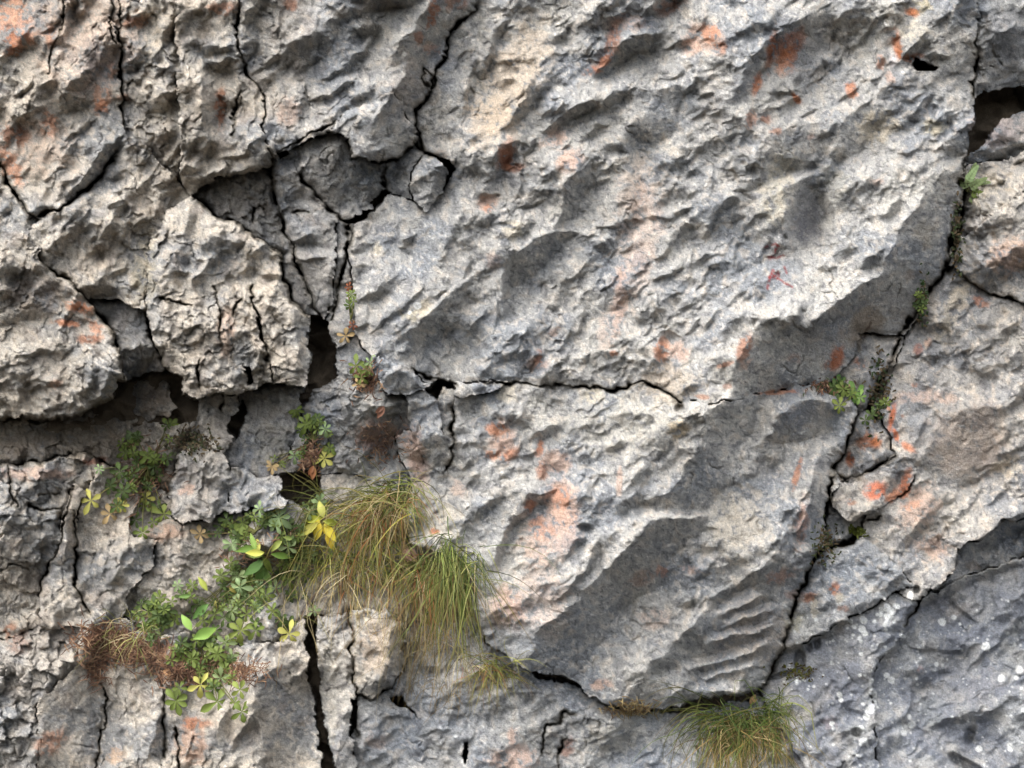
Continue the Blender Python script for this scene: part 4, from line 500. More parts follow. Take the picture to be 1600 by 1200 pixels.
# white crustose lichen discs
def disc(x, y, r, col=c3(242, 242, 236), k=1.0):
    q = sl(x - r, y - r, x + r, y + r, 6); d = np.hypot(PX[q] - x, PY[q] - y) + 1.2 * wC[q] * min(r * .35, 2.2); mix((1 - sstep(r * .8 - .9, r * .8 + .7, d)) * .85, col, k, q)
for (x, y, r) in [(1422, 930, 6), (1385, 948, 7), (1376, 952, 6), (1392, 955, 6), (1350, 970, 8), (1347, 982, 8), (1352, 990, 6), (1336, 980, 5), (1333, 992, 4), (1342, 996, 5), (1388, 965, 7), (1386, 975, 8), (1384, 985, 6), (1370, 960, 4), (1366, 970, 4), (1398, 972, 4), (1402, 948, 4), (1330, 970, 4), (1324, 982, 3), (1345, 1002, 4), (1366, 993, 4), (1345, 1022, 5), (1375, 960, 4),
        (1472, 972, 6), (1540, 1010, 7), (1564, 1060, 7), (1592, 1047, 8), (1588, 1060, 6), (1385, 1055, 5), (1362, 1100, 6), (1312, 1085, 6), (1314, 1094, 4), (1365, 1085, 7), (1362, 1098, 9), (1358, 1110, 8), (1355, 1120, 6), (1420, 1120, 7), (1424, 1132, 6), (1412, 1145, 5), (1438, 1100, 3), (1530, 1170, 6), (1580, 1118, 4), (1578, 1170, 5), (1345, 1140, 7), (1350, 1160, 8), (1300, 1130, 5), (1395, 1066, 4), (1500, 975, 3), (1432, 1060, 3), (1413, 995, 3), (1245, 1064, 4), (1256, 1062, 3), (1433, 1070, 4),
        (1410, 994, 4), (1393, 1062, 6), (1480, 1030, 3), (1557, 1022, 2.5), (1490, 965, 5), (1596, 1075, 4), (712, 1150, 3), (1600, 1110, 5), (795, 470, 3), (1100, 470, 2), (652, 478, 9), (640, 488, 6)]:
    disc(x, y, r)
for _ in range(520):
    x = random.uniform(1190, 1620); y = random.uniform(930, 1230)
    if x < 1225 and y < 1050: continue
    disc(x, y, random.uniform(.6, 2.4) if random.random() < .85 else random.uniform(2.4, 4), k=.75)
for _ in range(160):
    disc(random.uniform(560, 1500), random.uniform(100, 1190), random.uniform(.6, 1.8), k=.6)
# the two red paint marks
RED = c3(140, 40, 40)
for st in ["1195 387 1203 384 1211 381 1216 385", "1213 384 1210 396 1202 406 1200 402", "1203 402 1212 404 1224 400", "1201 436 1205 428 1208 421 1212 431 1217 424 1217 433", "1201 433 1209 434 1217 437 1226 443 1237 449", "1226 417 1229 426", "1203 436 1200 442 1199 451", "1206 428 1214 436", "1210 392 1212 386",
           "1361 502 1358 510 1355 515 1353 522 1350 528"]:
    P = pts(st); q = slc(P, 6); d, s_, t = polydist(PX[q] + 1.2 * wC[q], PY[q] + 1.2 * wD[q], P)
    mix(.8 * (1 - sstep(.9, 2.8, d)) * sstep(-.5, .25, n4[q] + .25), RED if P[0][0] < 1300 else c3(70, 36, 26), .85, q)
# per-vertex speckle that belongs to the stone
COL *= (1 + .20 * n4 + .22 * gn(PX / 2.6, PY / 2.6, 641) + .10 * n3)[..., None]
COL = np.clip(COL, .01, .85)
# dirt that has lodged down in the wide cracks
dirt = np.clip(1 - GD / 3.0, 0, 1) * .6
mix(dirt, c3(92, 84, 68))

# ------------------------------------------------------------------ materials
def mat(name, rough=.9):
    m = bpy.data.materials.new(name); m.use_nodes = True; n = m.node_tree; b = n.nodes["Principled BSDF"]
    b.inputs["Roughness"].default_value = rough; b.inputs["Specular IOR Level"].default_value = .25
    return m, n, b
rock, n_, b_ = mat("limestone", .88)
at = n_.nodes.new("ShaderNodeAttribute"); at.attribute_name = "Col"; tc = n_.nodes.new("ShaderNodeTexCoord")
no = n_.nodes.new("ShaderNodeTexNoise"); no.inputs["Scale"].default_value = 260; no.inputs["Detail"].default_value = 6; no.inputs["Roughness"].default_value = .65
n2_ = n_.nodes.new("ShaderNodeTexNoise"); n2_.inputs["Scale"].default_value = 60; n2_.inputs["Detail"].default_value = 8; n2_.inputs["Roughness"].default_value = .7
n_.links.new(tc.outputs["Object"], no.inputs["Vector"]); n_.links.new(tc.outputs["Object"], n2_.inputs["Vector"])
mr_ = n_.nodes.new("ShaderNodeMapRange"); mr_.inputs[1].default_value = .3; mr_.inputs[2].default_value = .7; mr_.inputs[3].default_value = .68; mr_.inputs[4].default_value = 1.3
n_.links.new(no.outputs[0], mr_.inputs[0])
mu = n_.nodes.new("ShaderNodeVectorMath"); mu.operation = 'SCALE'; n_.links.new(at.outputs["Color"], mu.inputs[0]); n_.links.new(mr_.outputs[0], mu.inputs["Scale"])
n_.links.new(mu.outputs[0], b_.inputs["Base Color"])
ad = n_.nodes.new("ShaderNodeMath"); ad.operation = 'ADD'; n_.links.new(no.outputs[0], ad.inputs[0]); n_.links.new(n2_.outputs[0], ad.inputs[1])
bu = n_.nodes.new("ShaderNodeBump"); bu.inputs["Strength"].default_value = .9; bu.inputs["Distance"].default_value = .012
n_.links.new(ad.outputs[0], bu.inputs["Height"]); n_.links.new(bu.outputs[0], b_.inputs["Normal"])
plant, n_, b_ = mat("plant", .6)
at = n_.nodes.new("ShaderNodeAttribute"); at.attribute_name = "Col"; n_.links.new(at.outputs["Color"], b_.inputs["Base Color"])
tr = n_.nodes.new("ShaderNodeBsdfTranslucent"); mx = n_.nodes.new("ShaderNodeMixShader"); mx.inputs[0].default_value = .25
n_.links.new(at.outputs["Color"], tr.inputs[0]); n_.links.new(b_.outputs[0], mx.inputs[1]); n_.links.new(tr.outputs[0], mx.inputs[2]); n_.links.new(mx.outputs[0], n_.nodes["Material Output"].inputs[0])

def tag(o, label=None, cat=None, group=None, kind=None):
    if label: o["label"] = label
    if cat: o["category"] = cat
    if group: o["group"] = group
    if kind: o["kind"] = kind
def mesh_obj(name, V, F, C, m, parent=None, smooth=False):
    """V (n,3) array, F (m,4) or (m,3) int array, C (n,3) colour"""
    V = np.asarray(V, np.float32); F = np.asarray(F, np.int32); k = F.shape[1]
    me = bpy.data.meshes.new(name); me.vertices.add(len(V)); me.vertices.foreach_set("co", V.ravel())
    me.loops.add(F.size); me.loops.foreach_set("vertex_index", F.ravel())
    me.polygons.add(len(F)); me.polygons.foreach_set("loop_start", np.arange(0, F.size, k, dtype=np.int32))
    me.update(calc_edges=True)
    if smooth: me.polygons.foreach_set("use_smooth", np.ones(len(F), bool))
    ca = me.color_attributes.new("Col", 'FLOAT_COLOR', 'POINT')
    c4 = np.ones((len(V), 4), np.float32); c4[:, :3] = C; ca.data.foreach_set("color", c4.ravel())
    me.materials.append(m); o = bpy.data.objects.new(name, me); scene.collection.objects.link(o)
    if parent: o.parent = parent
    return o
def W3(x, y, h):
    x = np.asarray(x, np.float32); y = np.asarray(y, np.float32); h = np.asarray(h, np.float32)
    k = (D - h) / D
    return np.stack([(x - 800) * S * k, -h * S, (600 - y) * S * k], -1)

# ------------------------------------------------------------------ build the blocks
VISH = np.full((NY, NX), -230, np.float32)      # the height one sees at each grid point, for draping plants
GRP = "limestone blocks of the rock face"
def largest(M):
    """keep the largest connected piece of a mask (row runs joined by union-find)"""
    par = []; runs = []; prev = []
    def find(a):
        while par[a] != a: par[a] = par[par[a]]; a = par[a]
        return a
    js_ = np.nonzero(M.any(1))[0]
    for j in range(js_[0], js_[-1] + 1):
        r = np.diff(np.concatenate([[0], M[j].astype(np.int8), [0]])); st_a = np.nonzero(r == 1)[0]; en = np.nonzero(r == -1)[0]; cur_r = []
        for a0, a1 in zip(st_a, en):
            i = len(par); par.append(i); runs.append((j, a0, a1)); cur_r.append((a0, a1, i))
            for p0, p1, pi in prev:
                if p0 < a1 and a0 < p1: par[find(pi)] = find(i)
        prev = cur_r
    sz = {}
    for i, (j, a0, a1) in enumerate(runs): f = find(i); sz[f] = sz.get(f, 0) + a1 - a0
    big = max(sz, key=sz.get); out = np.zeros_like(M)
    for i, (j, a0, a1) in enumerate(runs):
        if find(i) == big: out[j, a0:a1] = True
    return out, sorted(sz.values())[-2:] 
for k, b in enumerate(BL):
    M = LAB == k + 1
    if not M.any(): continue
    M, szs = largest(M)
    if len(szs) > 1 and szs[0] > 60: print("PIECES", b[0], szs)
    js, is_ = np.nonzero(M)
    vid = np.full((NY, NX), -1, np.int64); um = np.zeros((NY, NX), bool)
    um[:-1, :-1] |= M; um[1:, :-1] |= M; um[:-1, 1:] |= M; um[1:, 1:] |= M
    vj, vi = np.nonzero(um); vid[vj, vi] = np.arange(len(vj)); nv = len(vj)
    cx = gx[vi].mean(); cy = gy[vj].mean()
    h = b[1] + b[2] * (gx[vi] - cx) + b[3] * (gy[vj] - cy) + HB[vj, vi]
    VISH[vj, vi] = np.maximum(VISH[vj, vi], h)
    x = gx[vi]; y = gy[vj]; c = COL[vj, vi]
    if b[4] == "b": c = c * np.array([.93, .95, .98], np.float32) * .96
    if b[4] == "k": c = c * .95
    if b[4] == "r": c = c * np.array([1.03, .99, .95], np.float32)
    if b[4] == "l": c = c * np.array([.95, .96, .97], np.float32)
    if b[4] == "w": c = c * np.array([1.03, 1.0, .95], np.float32)
    F = np.stack([vid[js, is_], vid[js + 1, is_], vid[js + 1, is_ + 1], vid[js, is_ + 1]], 1)
    # walls running back from every open edge
    Mp = np.pad(M, 1); E = []
    up = M & ~Mp[:-2, 1:-1]; dn = M & ~Mp[2:, 1:-1]; lf = M & ~Mp[1:-1, :-2]; rt = M & ~Mp[1:-1, 2:]
    j, i = np.nonzero(up); E.append(np.stack([vid[j, i], vid[j, i + 1]], 1))
    j, i = np.nonzero(dn); E.append(np.stack([vid[j + 1, i + 1], vid[j + 1, i]], 1))
    j, i = np.nonzero(lf); E.append(np.stack([vid[j + 1, i], vid[j, i]], 1))
    j, i = np.nonzero(rt); E.append(np.stack([vid[j, i + 1], vid[j + 1, i + 1]], 1))
    E = np.concatenate(E); bv = np.unique(E); bmap = np.full(nv, -1, np.int64); bmap[bv] = nv + np.arange(len(bv))
    xb, yb, hb_, cb0 = x[bv], y[bv], h[bv], c[bv]; rows = [4, 12, 26, 48, 80, 125, 190, 300]; nb = len(bv)
    Vs = [W3(x, y, h)]; Cs = [c]; FL = [F]; prev = np.full(nv, -1, np.int64); prev[bv] = bv
    for r_, dd in enumerate(rows):
        j1 = gn(xb / 22, yb / 22 + dd / 17., 801); j2 = gn(xb / 22 + dd / 17., yb / 22, 802); am = min(dd * .12, 7)
        Vs.append(W3(xb + am * j1, yb + am * j2, hb_ - dd)); Cs.append(cb0 * (.85 + .35 * gn(xb / 9 + dd / 9., yb / 9 - dd / 7., 803))[:, None])
        cur_ = np.full(nv, -1, np.int64); cur_[bv] = nv + r_ * nb + np.arange(nb)
        FL.append(np.stack([prev[E[:, 0]], prev[E[:, 1]], cur_[E[:, 1]], cur_[E[:, 0]]], 1)); prev = cur_
    V = np.concatenate(Vs); c = np.clip(np.concatenate(Cs), .01, .85)
    o = mesh_obj("rock_block", V, np.concatenate(FL), c, rock)
    tag(o, b[5], "rock", GRP)
# ------------------------------------------------------------------ the cliff behind and around the blocks
bx = np.concatenate([np.arange(-1200, -93, 12.), np.arange(-93, 1695, 3.), np.arange(1695, 2800, 12.)]); by = np.concatenate([np.arange(-900, -78, 12.), np.arange(-78, 1281, 3.), np.arange(1281, 2100, 12.)]); BXg, BYg = np.meshgrid(bx.astype(np.float32), by.astype(np.float32))
inside = (BXg > X0 + 4) & (BXg < X1 - 4) & (BYg > Y0 + 4) & (BYg < Y1 - 4)
hb = np.where(inside, -120 + 26 * fbm(BXg / 50, BYg / 50, 701, 4) + 26 * tri(BXg / 34 + .3 * BYg / 30, BYg / 26, 705) + 12 * tri(BXg / 13, BYg / 11 + .4 * BXg / 13, 706), 10 + 30 * fbm(BXg / 160, BYg / 160, 702, 4))
a, b, dx, dy, f1, f2 = vor(BXg / 90, BYg / 60, 703); hb += np.where(inside, 6, 22) * ((_h(a, b, 703, 5) - .5) * 2 * dx + (_h(a, b, 703, 6) - .2) * dy)
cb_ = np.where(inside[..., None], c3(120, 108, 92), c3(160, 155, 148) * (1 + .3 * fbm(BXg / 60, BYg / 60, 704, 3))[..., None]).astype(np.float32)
ny_, nx_ = BXg.shape; ids = np.arange(ny_ * nx_).reshape(ny_, nx_)
Fb = np.stack([ids[:-1, :-1], ids[1:, :-1], ids[1:, 1:], ids[:-1, 1:]], -1).reshape(-1, 4)
Vb = np.stack([(BXg - 800) * S, -hb * S, (600 - BYg) * S], -1).reshape(-1, 3)
cf = mesh_obj("cliff_face", Vb, Fb, np.clip(cb_, .02, .8).reshape(-1, 3), rock); cf["kind"] = "structure"
def hs_at(x, y):
    i = int(round((x - X0) / ST)); j = int(round((y - Y0) / ST)); i = min(max(i, 0), NX - 1); j = min(max(j, 0), NY - 1)
    return float(VISH[j, i])
# ------------------------------------------------------------------ plants
# what one sees from the front, slightly widened, so that plants lie on the rock and not inside it
VB = VISH.copy()
for _ in range(3):
    n = VB.copy()
    for ax in (0, 1): n = np.maximum(n, np.maximum(np.roll(VB, 1, ax), np.roll(VB, -1, ax)))
    VB = n
for _ in range(6): VB = (VB + np.roll(VB, 1, 0) + np.roll(VB, -1, 0) + np.roll(VB, 1, 1) + np.roll(VB, -1, 1)) / 5
def vh(x, y):
    i = np.clip(np.round((np.asarray(x) - X0) / ST).astype(int), 0, NX - 1); j = np.clip(np.round((np.asarray(y) - Y0) / ST).astype(int), 0, NY - 1)
    return VB[j, i]
def tuft(name, label, specs, parent_group=None):
    """specs: (n, x0,y0,x1,y1 root line, length lo, hi, spread, lean, palette, width). Blades leave the rock, bend over and hang."""
    root = None; allp = []
    for (pname, rows) in specs:
        VV, FF, CC, base = [], [], [], 0
        for (n, x0, y0, x1, y1, lo, hi, spr, lean, pal, wd) in rows:
            K = 9; n = int(n * (.95 if pname == 'green_blades' else .55)); t = rng.random(n); sp_ = 6 + .06 * hi; rx = x0 + (x1 - x0) * t + rng.normal(0, sp_, n); ry = y0 + (y1 - y0) * t + rng.normal(0, sp_ * .9, n)
            L = lo + (hi - lo) * rng.random(n) ** 1.4; ang = np.radians(90 + lean + 1.25 * spr * rng.normal(0, 1, n)); out = rng.uniform(.15, .9, n)
            gr = rng.uniform(.06, .26, n); dx, dy = np.cos(ang) * rng.uniform(.3, 1.1, n), np.sin(ang) * .6 - rng.uniform(-.1, .8, n); dz = out
            x, y = rx.copy(), ry.copy(); z = vh(x, y) * 1.0 + 1; z = np.maximum(z, -60)
            seg = L / (K - 1); PT = [(x.copy(), y.copy(), z.copy())]; curl = rng.normal(0, .05, n)
            kk = rng.integers(2, K + 6, n); kx = rng.normal(0, .5, n); ky = rng.normal(0, .4, n)
            for k in range(1, K):
                dx = dx + kx * (kk == k); dy = dy + ky * (kk == k); nn = np.sqrt(dx * dx + dy * dy + dz * dz); x = x + seg * dx / nn; y = y + seg * dy / nn; z = z + seg * dz / nn
                z = np.maximum(z, vh(x, y) + 1.5)
                dy = dy + gr * (.7 + rng.random(n) * .6); dz = dz * .74 - .05; dx = dx * .96 + curl + rng.normal(0, .035, n)
                PT.append((x.copy(), y.copy(), z.copy()))
            cols = np.array([pal[i] for i in rng.integers(0, len(pal), n)]) * rng.choice([.45, .7, .9, 1.1, 1.35], n)[:, None]
            tw = rng.uniform(-.9, .9, n)
            Pt = np.stack([np.stack(p, -1) for p in PT], 1)            # n,K,3
            tg = np.gradient(Pt, axis=1); tg /= np.linalg.norm(tg, axis=2, keepdims=True) + 1e-6
            sx, sy = -tg[..., 1], tg[..., 0]; nr = np.sqrt(sx * sx + sy * sy) + 1e-3; sx /= nr; sy /= nr
            w = wd * .74 * rng.uniform(.6, 1.25, n)[:, None] * (1 - (np.linspace(0, 1, K) ** 2.2) * .85)[None] * .5
            ct = np.cos(tw)[:, None]; st2 = np.sin(tw)[:, None]
            A = W3(Pt[..., 0] + sx * w * ct, Pt[..., 1] + sy * w * ct, Pt[..., 2] + w * st2); B = W3(Pt[..., 0] - sx * w * ct, Pt[..., 1] - sy * w * ct, Pt[..., 2] - w * st2)
            V = np.stack([A, B], 2).reshape(-1, 3)
            i0 = base + (np.arange(n)[:, None] * K + np.arange(K - 1)[None]) * 2
            F = np.stack([i0, i0 + 1, i0 + 3, i0 + 2], -1).reshape(-1, 4)
            g = np.linspace(1, 1, K)[None, :, None]; tip = np.linspace(0, 1, K)[None, :, None] ** 2
            c = cols[:, None, :] * g; c = c + (c3(176, 150, 96) - c) * tip * rng.random((n, 1, 1)) * .8
            CC.append(np.repeat(c, 2, 1).reshape(-1, 3)); VV.append(V); FF.append(F); base += len(V)
        allp.append((pname, np.concatenate(VV), np.concatenate(FF), np.concatenate(CC)))
    if len(allp) == 1:
        o = mesh_obj(name, *allp[0][1:], plant); tag(o, label, "grass", parent_group); return o
    root = bpy.data.objects.new(name, None); scene.collection.objects.link(root); tag(root, label, "grass", parent_group)
    r = specs[0][1][0]; cx, cy = (r[1] + r[3]) / 2, (r[2] + r[4]) / 2
    loc = W3(cx, cy, float(vh(cx, cy))); root.location = loc.tolist()
    for (pn, V, F, C) in allp: mesh_obj(pn, V - loc[None], F, C, plant, root)
    return root
G1, G2, G3, G4 = c3(88, 106, 48), c3(116, 124, 62), c3(70, 86, 42), c3(142, 144, 82)
D1, D2, D3, D4 = c3(156, 138, 96), c3(128, 106, 70), c3(104, 82, 58), c3(178, 164, 126)
GREEN = [G1, G2, G3, G4, G2, c3(140, 134, 60)]; DRY = [D1, D2, D3, D4, c3(150, 96, 60)]
GG = "grass tufts hanging on the rock face"
tuft("grass_tuft", "largest grass tuft with long olive and straw blades spilling over the rock at lower centre", [
    ("green_blades", [(300, 580, 790, 636, 772, 40, 130, 34, 14, GREEN, 1.9), (150, 545, 820, 610, 850, 40, 110, 45, 14, GREEN, 1.8), (230, 530, 878, 680, 888, 30, 100, 40, 0, GREEN, 1.9), (70, 500, 790, 560, 800, 70, 170, 30, 50, GREEN, 1.4), (90, 480, 860, 540, 880, 40, 110, 50, 30, GREEN, 1.7)]),
    ("dry_blades", [(330, 575, 800, 636, 780, 60, 170, 24, 12, DRY, 1.5), (260, 535, 885, 690, 895, 40, 120, 22, 2, DRY, 1.5), (80, 510, 890, 560, 920, 50, 120, 22, 10, DRY, 1.3), (60, 640, 930, 660, 940, 80, 170, 8, 0, DRY, 1.4)])], GG)
tuft("grass_tuft", "long green grass tuft hanging straight down beside the left edge of the boulder", [
    ("green_blades", [(280, 694, 872, 720, 884, 70, 230, 12, 4, [G1, G2, G3, G3, G4], 1.9), (80, 665, 885, 712, 900, 50, 130, 28, 10, GREEN, 1.8)]),
    ("dry_blades", [(190, 670, 885, 712, 890, 70, 200, 10, 4, DRY, 1.4)])], GG)
tuft("grass_tuft", "small olive grass tuft drooping just under the lowest tip of the boulder", [
    ("green_blades", [(90, 760, 1042, 792, 1046, 25, 85, 38, 6, [G2, G4, c3(150, 146, 70), G1], 1.6)]), ("dry_blades", [(100, 735, 1038, 790, 1046, 30, 90, 32, 6, DRY, 1.2)])], GG)
tuft("grass_tuft", "thin wisps of dry grey brown grass below the long hanging tuft", [
    ("dry_blades", [(150, 650, 985, 735, 1015, 50, 150, 24, 6, [D1, D2, c3(130, 118, 96), D4], 1.1), (60, 560, 930, 650, 960, 80, 180, 16, 4, [D1, D4, c3(130, 118, 96)], 1.0), (60, 660, 1060, 720, 1080, 30, 90, 40, 20, [D1, D2, c3(130, 118, 96)], 1.0)])], GG)
tuft("grass_tuft", "dark green grass tuft with brown base at the bottom edge right of centre", [
    ("green_blades", [(380, 1118, 1130, 1212, 1120, 40, 150, 34, 4, [G3, G1, c3(60, 84, 34), G2], 1.9), (34, 1100, 1118, 1140, 1114, 80, 150, 20, 72, [G3, G1, G2], 1.5), (34, 1185, 1112, 1205, 1110, 50, 110, 26, -50, [G3, G1, G2], 1.5)]),
    ("dry_blades", [(380, 1112, 1145, 1200, 1140, 40, 130, 26, 2, [D2, D3, c3(130, 110, 60), D1], 1.6)])], GG)
tuft("grass_tuft", "sparse yellow green grass growing from the brown litter at left", [
    ("green_blades", [(50, 180, 985, 250, 1000, 40, 100, 50, 50, [G4, D4, G2], 1.4)])], GG)
tuft("grass_tuft", "few long thin blades straying across the black cleft below the leaves", [
    ("dry_blades", [(36, 450, 900, 500, 940, 90, 180, 20, 10, [D4, G4, D1], 1.2), (30, 455, 850, 500, 880, 60, 120, 50, 30, [G4, G2], 1.4)])], GG)

# needle litter, soil
def litter(name, label, specs):
    V, F, C, b = [], [], [], 0
    for (n, cx, cy, rx, ry, pal, lo, hi, wd) in specs:
        for _ in range(n):
            x = cx + random.gauss(0, .5) * rx; y = cy + random.gauss(0, .5) * ry; a = random.uniform(0, 3.14); l = random.uniform(lo, hi) / 2
            z = float(vh(x, y)) + random.uniform(.5, 5); dx, dy = math.cos(a) * l, math.sin(a) * l; px_, py_ = -math.sin(a) * wd / 2, math.cos(a) * wd / 2; dz = random.uniform(-3, 3); bd = random.uniform(-.2, .2) * l
            q = [(x - dx + px_, y - dy + py_, z - dz), (x - dx - px_, y - dy - py_, z - dz), (x - px_ - bd * math.sin(a), y - py_ + bd * math.cos(a), z + 1), (x + px_ - bd * math.sin(a), y + py_ + bd * math.cos(a), z + 1), (x + dx, y + dy, z + dz), (x + dx + px_ * .3, y + dy + py_ * .3, z + dz)]
            V += q; F += [(b, b + 1, b + 2, b + 3), (b + 3, b + 2, b + 4, b + 5)]; C += [pal[random.randrange(len(pal))] * random.uniform(.6, 1.3)] * 6; b += 6
    V = np.array(V); o = mesh_obj(name, W3(V[:, 0], V[:, 1], V[:, 2]), F, np.array(C), plant); tag(o, label, kind="stuff"); return o
BRN = [c3(116, 84, 64), c3(88, 64, 50), c3(140, 108, 84), c3(104, 76, 60), c3(156, 126, 98)]
litter("needle_litter", "reddish brown needles and dead stems piled on the left ledge", [(520, 165, 1000, 50, 24, BRN, 10, 26, 1.5), (420, 220, 1020, 60, 22, BRN, 8, 24, 1.5), (420, 290, 1050, 60, 24, BRN, 8, 22, 1.6), (160, 150, 1040, 20, 34, BRN, 10, 28, 1.2), (260, 370, 1050, 50, 22, BRN, 8, 20, 1.3)])
litter("leaf_litter", "dark crumbs of soil and dead leaves lodged in the hollows and around the stems", [(260, 300, 690, 40, 22, [c3(70, 60, 46), c3(96, 84, 62), c3(60, 64, 40)], 3, 9, 3), (160, 225, 740, 40, 50, BRN, 8, 24, 1.3), (200, 485, 720, 16, 34, BRN, 5, 16, 2.2), (140, 572, 595, 26, 26, BRN, 6, 18, 1.6), (160, 420, 870, 80, 40, BRN, 8, 22, 1.4),
    (160, 985, 1108, 40, 12, [D1, D2, D3], 6, 18, 1.3), (160, 1300, 605, 34, 10, BRN + [c3(60, 70, 40)], 4, 12, 1.8), (180, 1375, 610, 16, 60, [c3(70, 60, 40), c3(50, 64, 34), c3(90, 76, 54)], 3, 9, 3), (120, 1495, 370, 8, 60, [c3(60, 70, 40), c3(90, 76, 54)], 3, 9, 3), (120, 1440, 470, 10, 40, [c3(50, 70, 34), c3(90, 76, 54)], 3, 8, 2.5), (140, 1290, 850, 20, 30, [c3(60, 66, 34), c3(90, 76, 54)], 3, 8, 2.5), (80, 1340, 830, 14, 8, [c3(80, 86, 30)], 3, 8, 2.5), (80, 1250, 1050, 30, 14, [c3(80, 80, 30), c3(70, 60, 40)], 3, 8, 2.5), (110, 600, 690, 40, 40, BRN, 5, 14, 1.3)])

def leaflet(V, F, C, x, y, z, ang, L, Wd, col, tilt=.25, droop=.25, fold=.25, tipw=.68):
    """obovate leaflet with a midrib fold; written into the lists"""
    b = len(V); NS = 7; ca, sa = math.cos(ang), math.sin(ang)
    prof = [0.10, .30, .58, .85, 1.0, .78, .05] if tipw > .6 else [.10, .62, .95, 1.0, .80, .45, .03]
    for k in range(NS):
        t = k / (NS - 1); w = Wd / 2 * prof[k]; u = t * L; zz = z + tilt * u - droop * L * t * t
        for s_ in (-1, 0, 1):
            jx = random.uniform(-.03, .03) * L if s_ else 0
            V.append((x + ca * (u + jx) - sa * w * s_, y + sa * (u + jx) + ca * w * s_, zz + (abs(s_) * w * fold)))
            C.append(col * (1.0 if s_ else 1.14) * random.uniform(.93, 1.07))
    for k in range(NS - 1):
        for s_ in range(2):
            i = b + k * 3 + s_; F.append((i, i + 1, i + 4, i + 3))
LG, LD, LP, LY, LO, LT, LB = c3(108, 122, 60), c3(76, 92, 48), c3(136, 156, 108), c3(168, 164, 86), c3(122, 132, 66), c3(182, 156, 112), c3(124, 138, 92)
def leaf_plant(name, label, cat, root, leaves, kind="palmate", grp=None, lift=8):
    rx, ry = root; loc = W3(rx, ry, float(vh(rx, ry)))
    e = bpy.data.objects.new(name, None); scene.collection.objects.link(e); e.location = loc.tolist(); tag(e, label, cat, grp)
    if kind == 'palmate' and len(leaves) > 6:              # small inner leaves between the ones picked out by eye
        for lf in list(leaves):
            for _ in range(1 if len(leaves) > 30 else 2):
                leaves.append((lf[0] * .8 + rx * .2 + random.gauss(0, 9), lf[1] * .8 + ry * .2 + random.gauss(0, 8), lf[2] * random.uniform(.5, .75), LD if random.random() < .5 else LG))
    V, F, C = [], [], []
    for lf in leaves:                                     # stems in one mesh
        x, y, r, col = lf[:4]; K = 5; n0 = len(V); mx_, my_ = (x + rx) / 2 + random.uniform(-8, 8), (y + ry) / 2 + random.uniform(-6, 2)
        for k in range(K):
            t = k / (K - 1); px_ = (1 - t) ** 2 * rx + 2 * t * (1 - t) * mx_ + t * t * x; py_ = (1 - t) ** 2 * ry + 2 * t * (1 - t) * my_ + t * t * y
            z = max(float(vh(px_, py_)) + 1.5, float(vh(x, y)) + lift * t - 3 if t > .5 else -99); d_ = 1.0 - .35 * t
            nx_, ny2 = -(y - ry), (x - rx); l_ = math.hypot(nx_, ny2) or 1; nx_ /= l_; ny2 /= l_
            V += [(px_ + nx_ * d_, py_ + ny2 * d_, z), (px_ - nx_ * d_, py_ - ny2 * d_, z), (px_, py_, z + d_)]; C += [col * .4 + c3(120, 110, 70) * .6] * 3
        for k in range(K - 1):
            i = n0 + 3 * k; F += [(i, i + 1, i + 4, i + 3), (i + 1, i + 2, i + 5, i + 4), (i + 2, i, i + 3, i + 5)]
    A = np.array(V); mesh_obj("stem", W3(A[:, 0], A[:, 1], A[:, 2]) - loc[None], F, np.array(C), plant, e)
    for lf in leaves:
        x, y, r, col = lf[:4]; r = r * (1.3 if kind == 'palmate' else 1.0); V, F, C = [], [], []; z = float(vh(x, y)) + lift * random.uniform(.6, 1.3); a0 = random.uniform(0, 6.28)
        if kind == "palmate":
            n = random.choice((5, 5, 6, 7)); hang = random.uniform(50, 130); half = len(lf) > 4
            for i in range(n):
                if half: a = math.radians(hang + (i - (n - 1) / 2) * 46)
                else: a = a0 + i * 6.283 / n + random.uniform(-.15, .15)
                L = r * random.uniform(.8, 1.12); fs = 1 - .25 * abs(math.sin(a0 + a))
                leaflet(V, F, C, x + math.cos(a) * .8, y + math.sin(a) * .8, z, a, L * fs, L * random.uniform(.36, .46), col * random.uniform(.82, 1.15), tilt=random.uniform(-.1, .4), droop=random.uniform(.1, .8), fold=random.uniform(.1, .7))
        elif kind == "broad":
            a = math.radians(lf[4] + random.gauss(0, 16)); leaflet(V, F, C, x + random.gauss(0, 5), y + random.gauss(0, 5), z + random.uniform(-4, 10), a, r, r * random.uniform(.3, .46), col * random.uniform(.8, 1.1), tilt=random.uniform(-.1, .5), droop=random.uniform(.2, .9), fold=random.uniform(.2, .8), tipw=.5)
        elif kind == "fern":
            a = math.radians(lf[4]) if len(lf) > 4 else a0; ca, sa = math.cos(a), math.sin(a)
            for i in range(6):
                u = r * (i + 1) / 6.
                for s_ in (-1, 1):
                    leaflet(V, F, C, x + ca * u, y + sa * u, z + 1, a + s_ * 1.0, r * .32 * (1.1 - i / 8), r * .2, col * random.uniform(.8, 1.2), tipw=.5)
            leaflet(V, F, C, x + ca * r, y + sa * r, z + 1, a, r * .3, r * .2, col, tipw=.5)
        A = np.array(V); mesh_obj("leaf", W3(A[:, 0], A[:, 1], A[:, 2]) - loc[None], F, np.array(C), plant, e)
    return e
PGp = "palmate leaved plants rooted in the cracks"
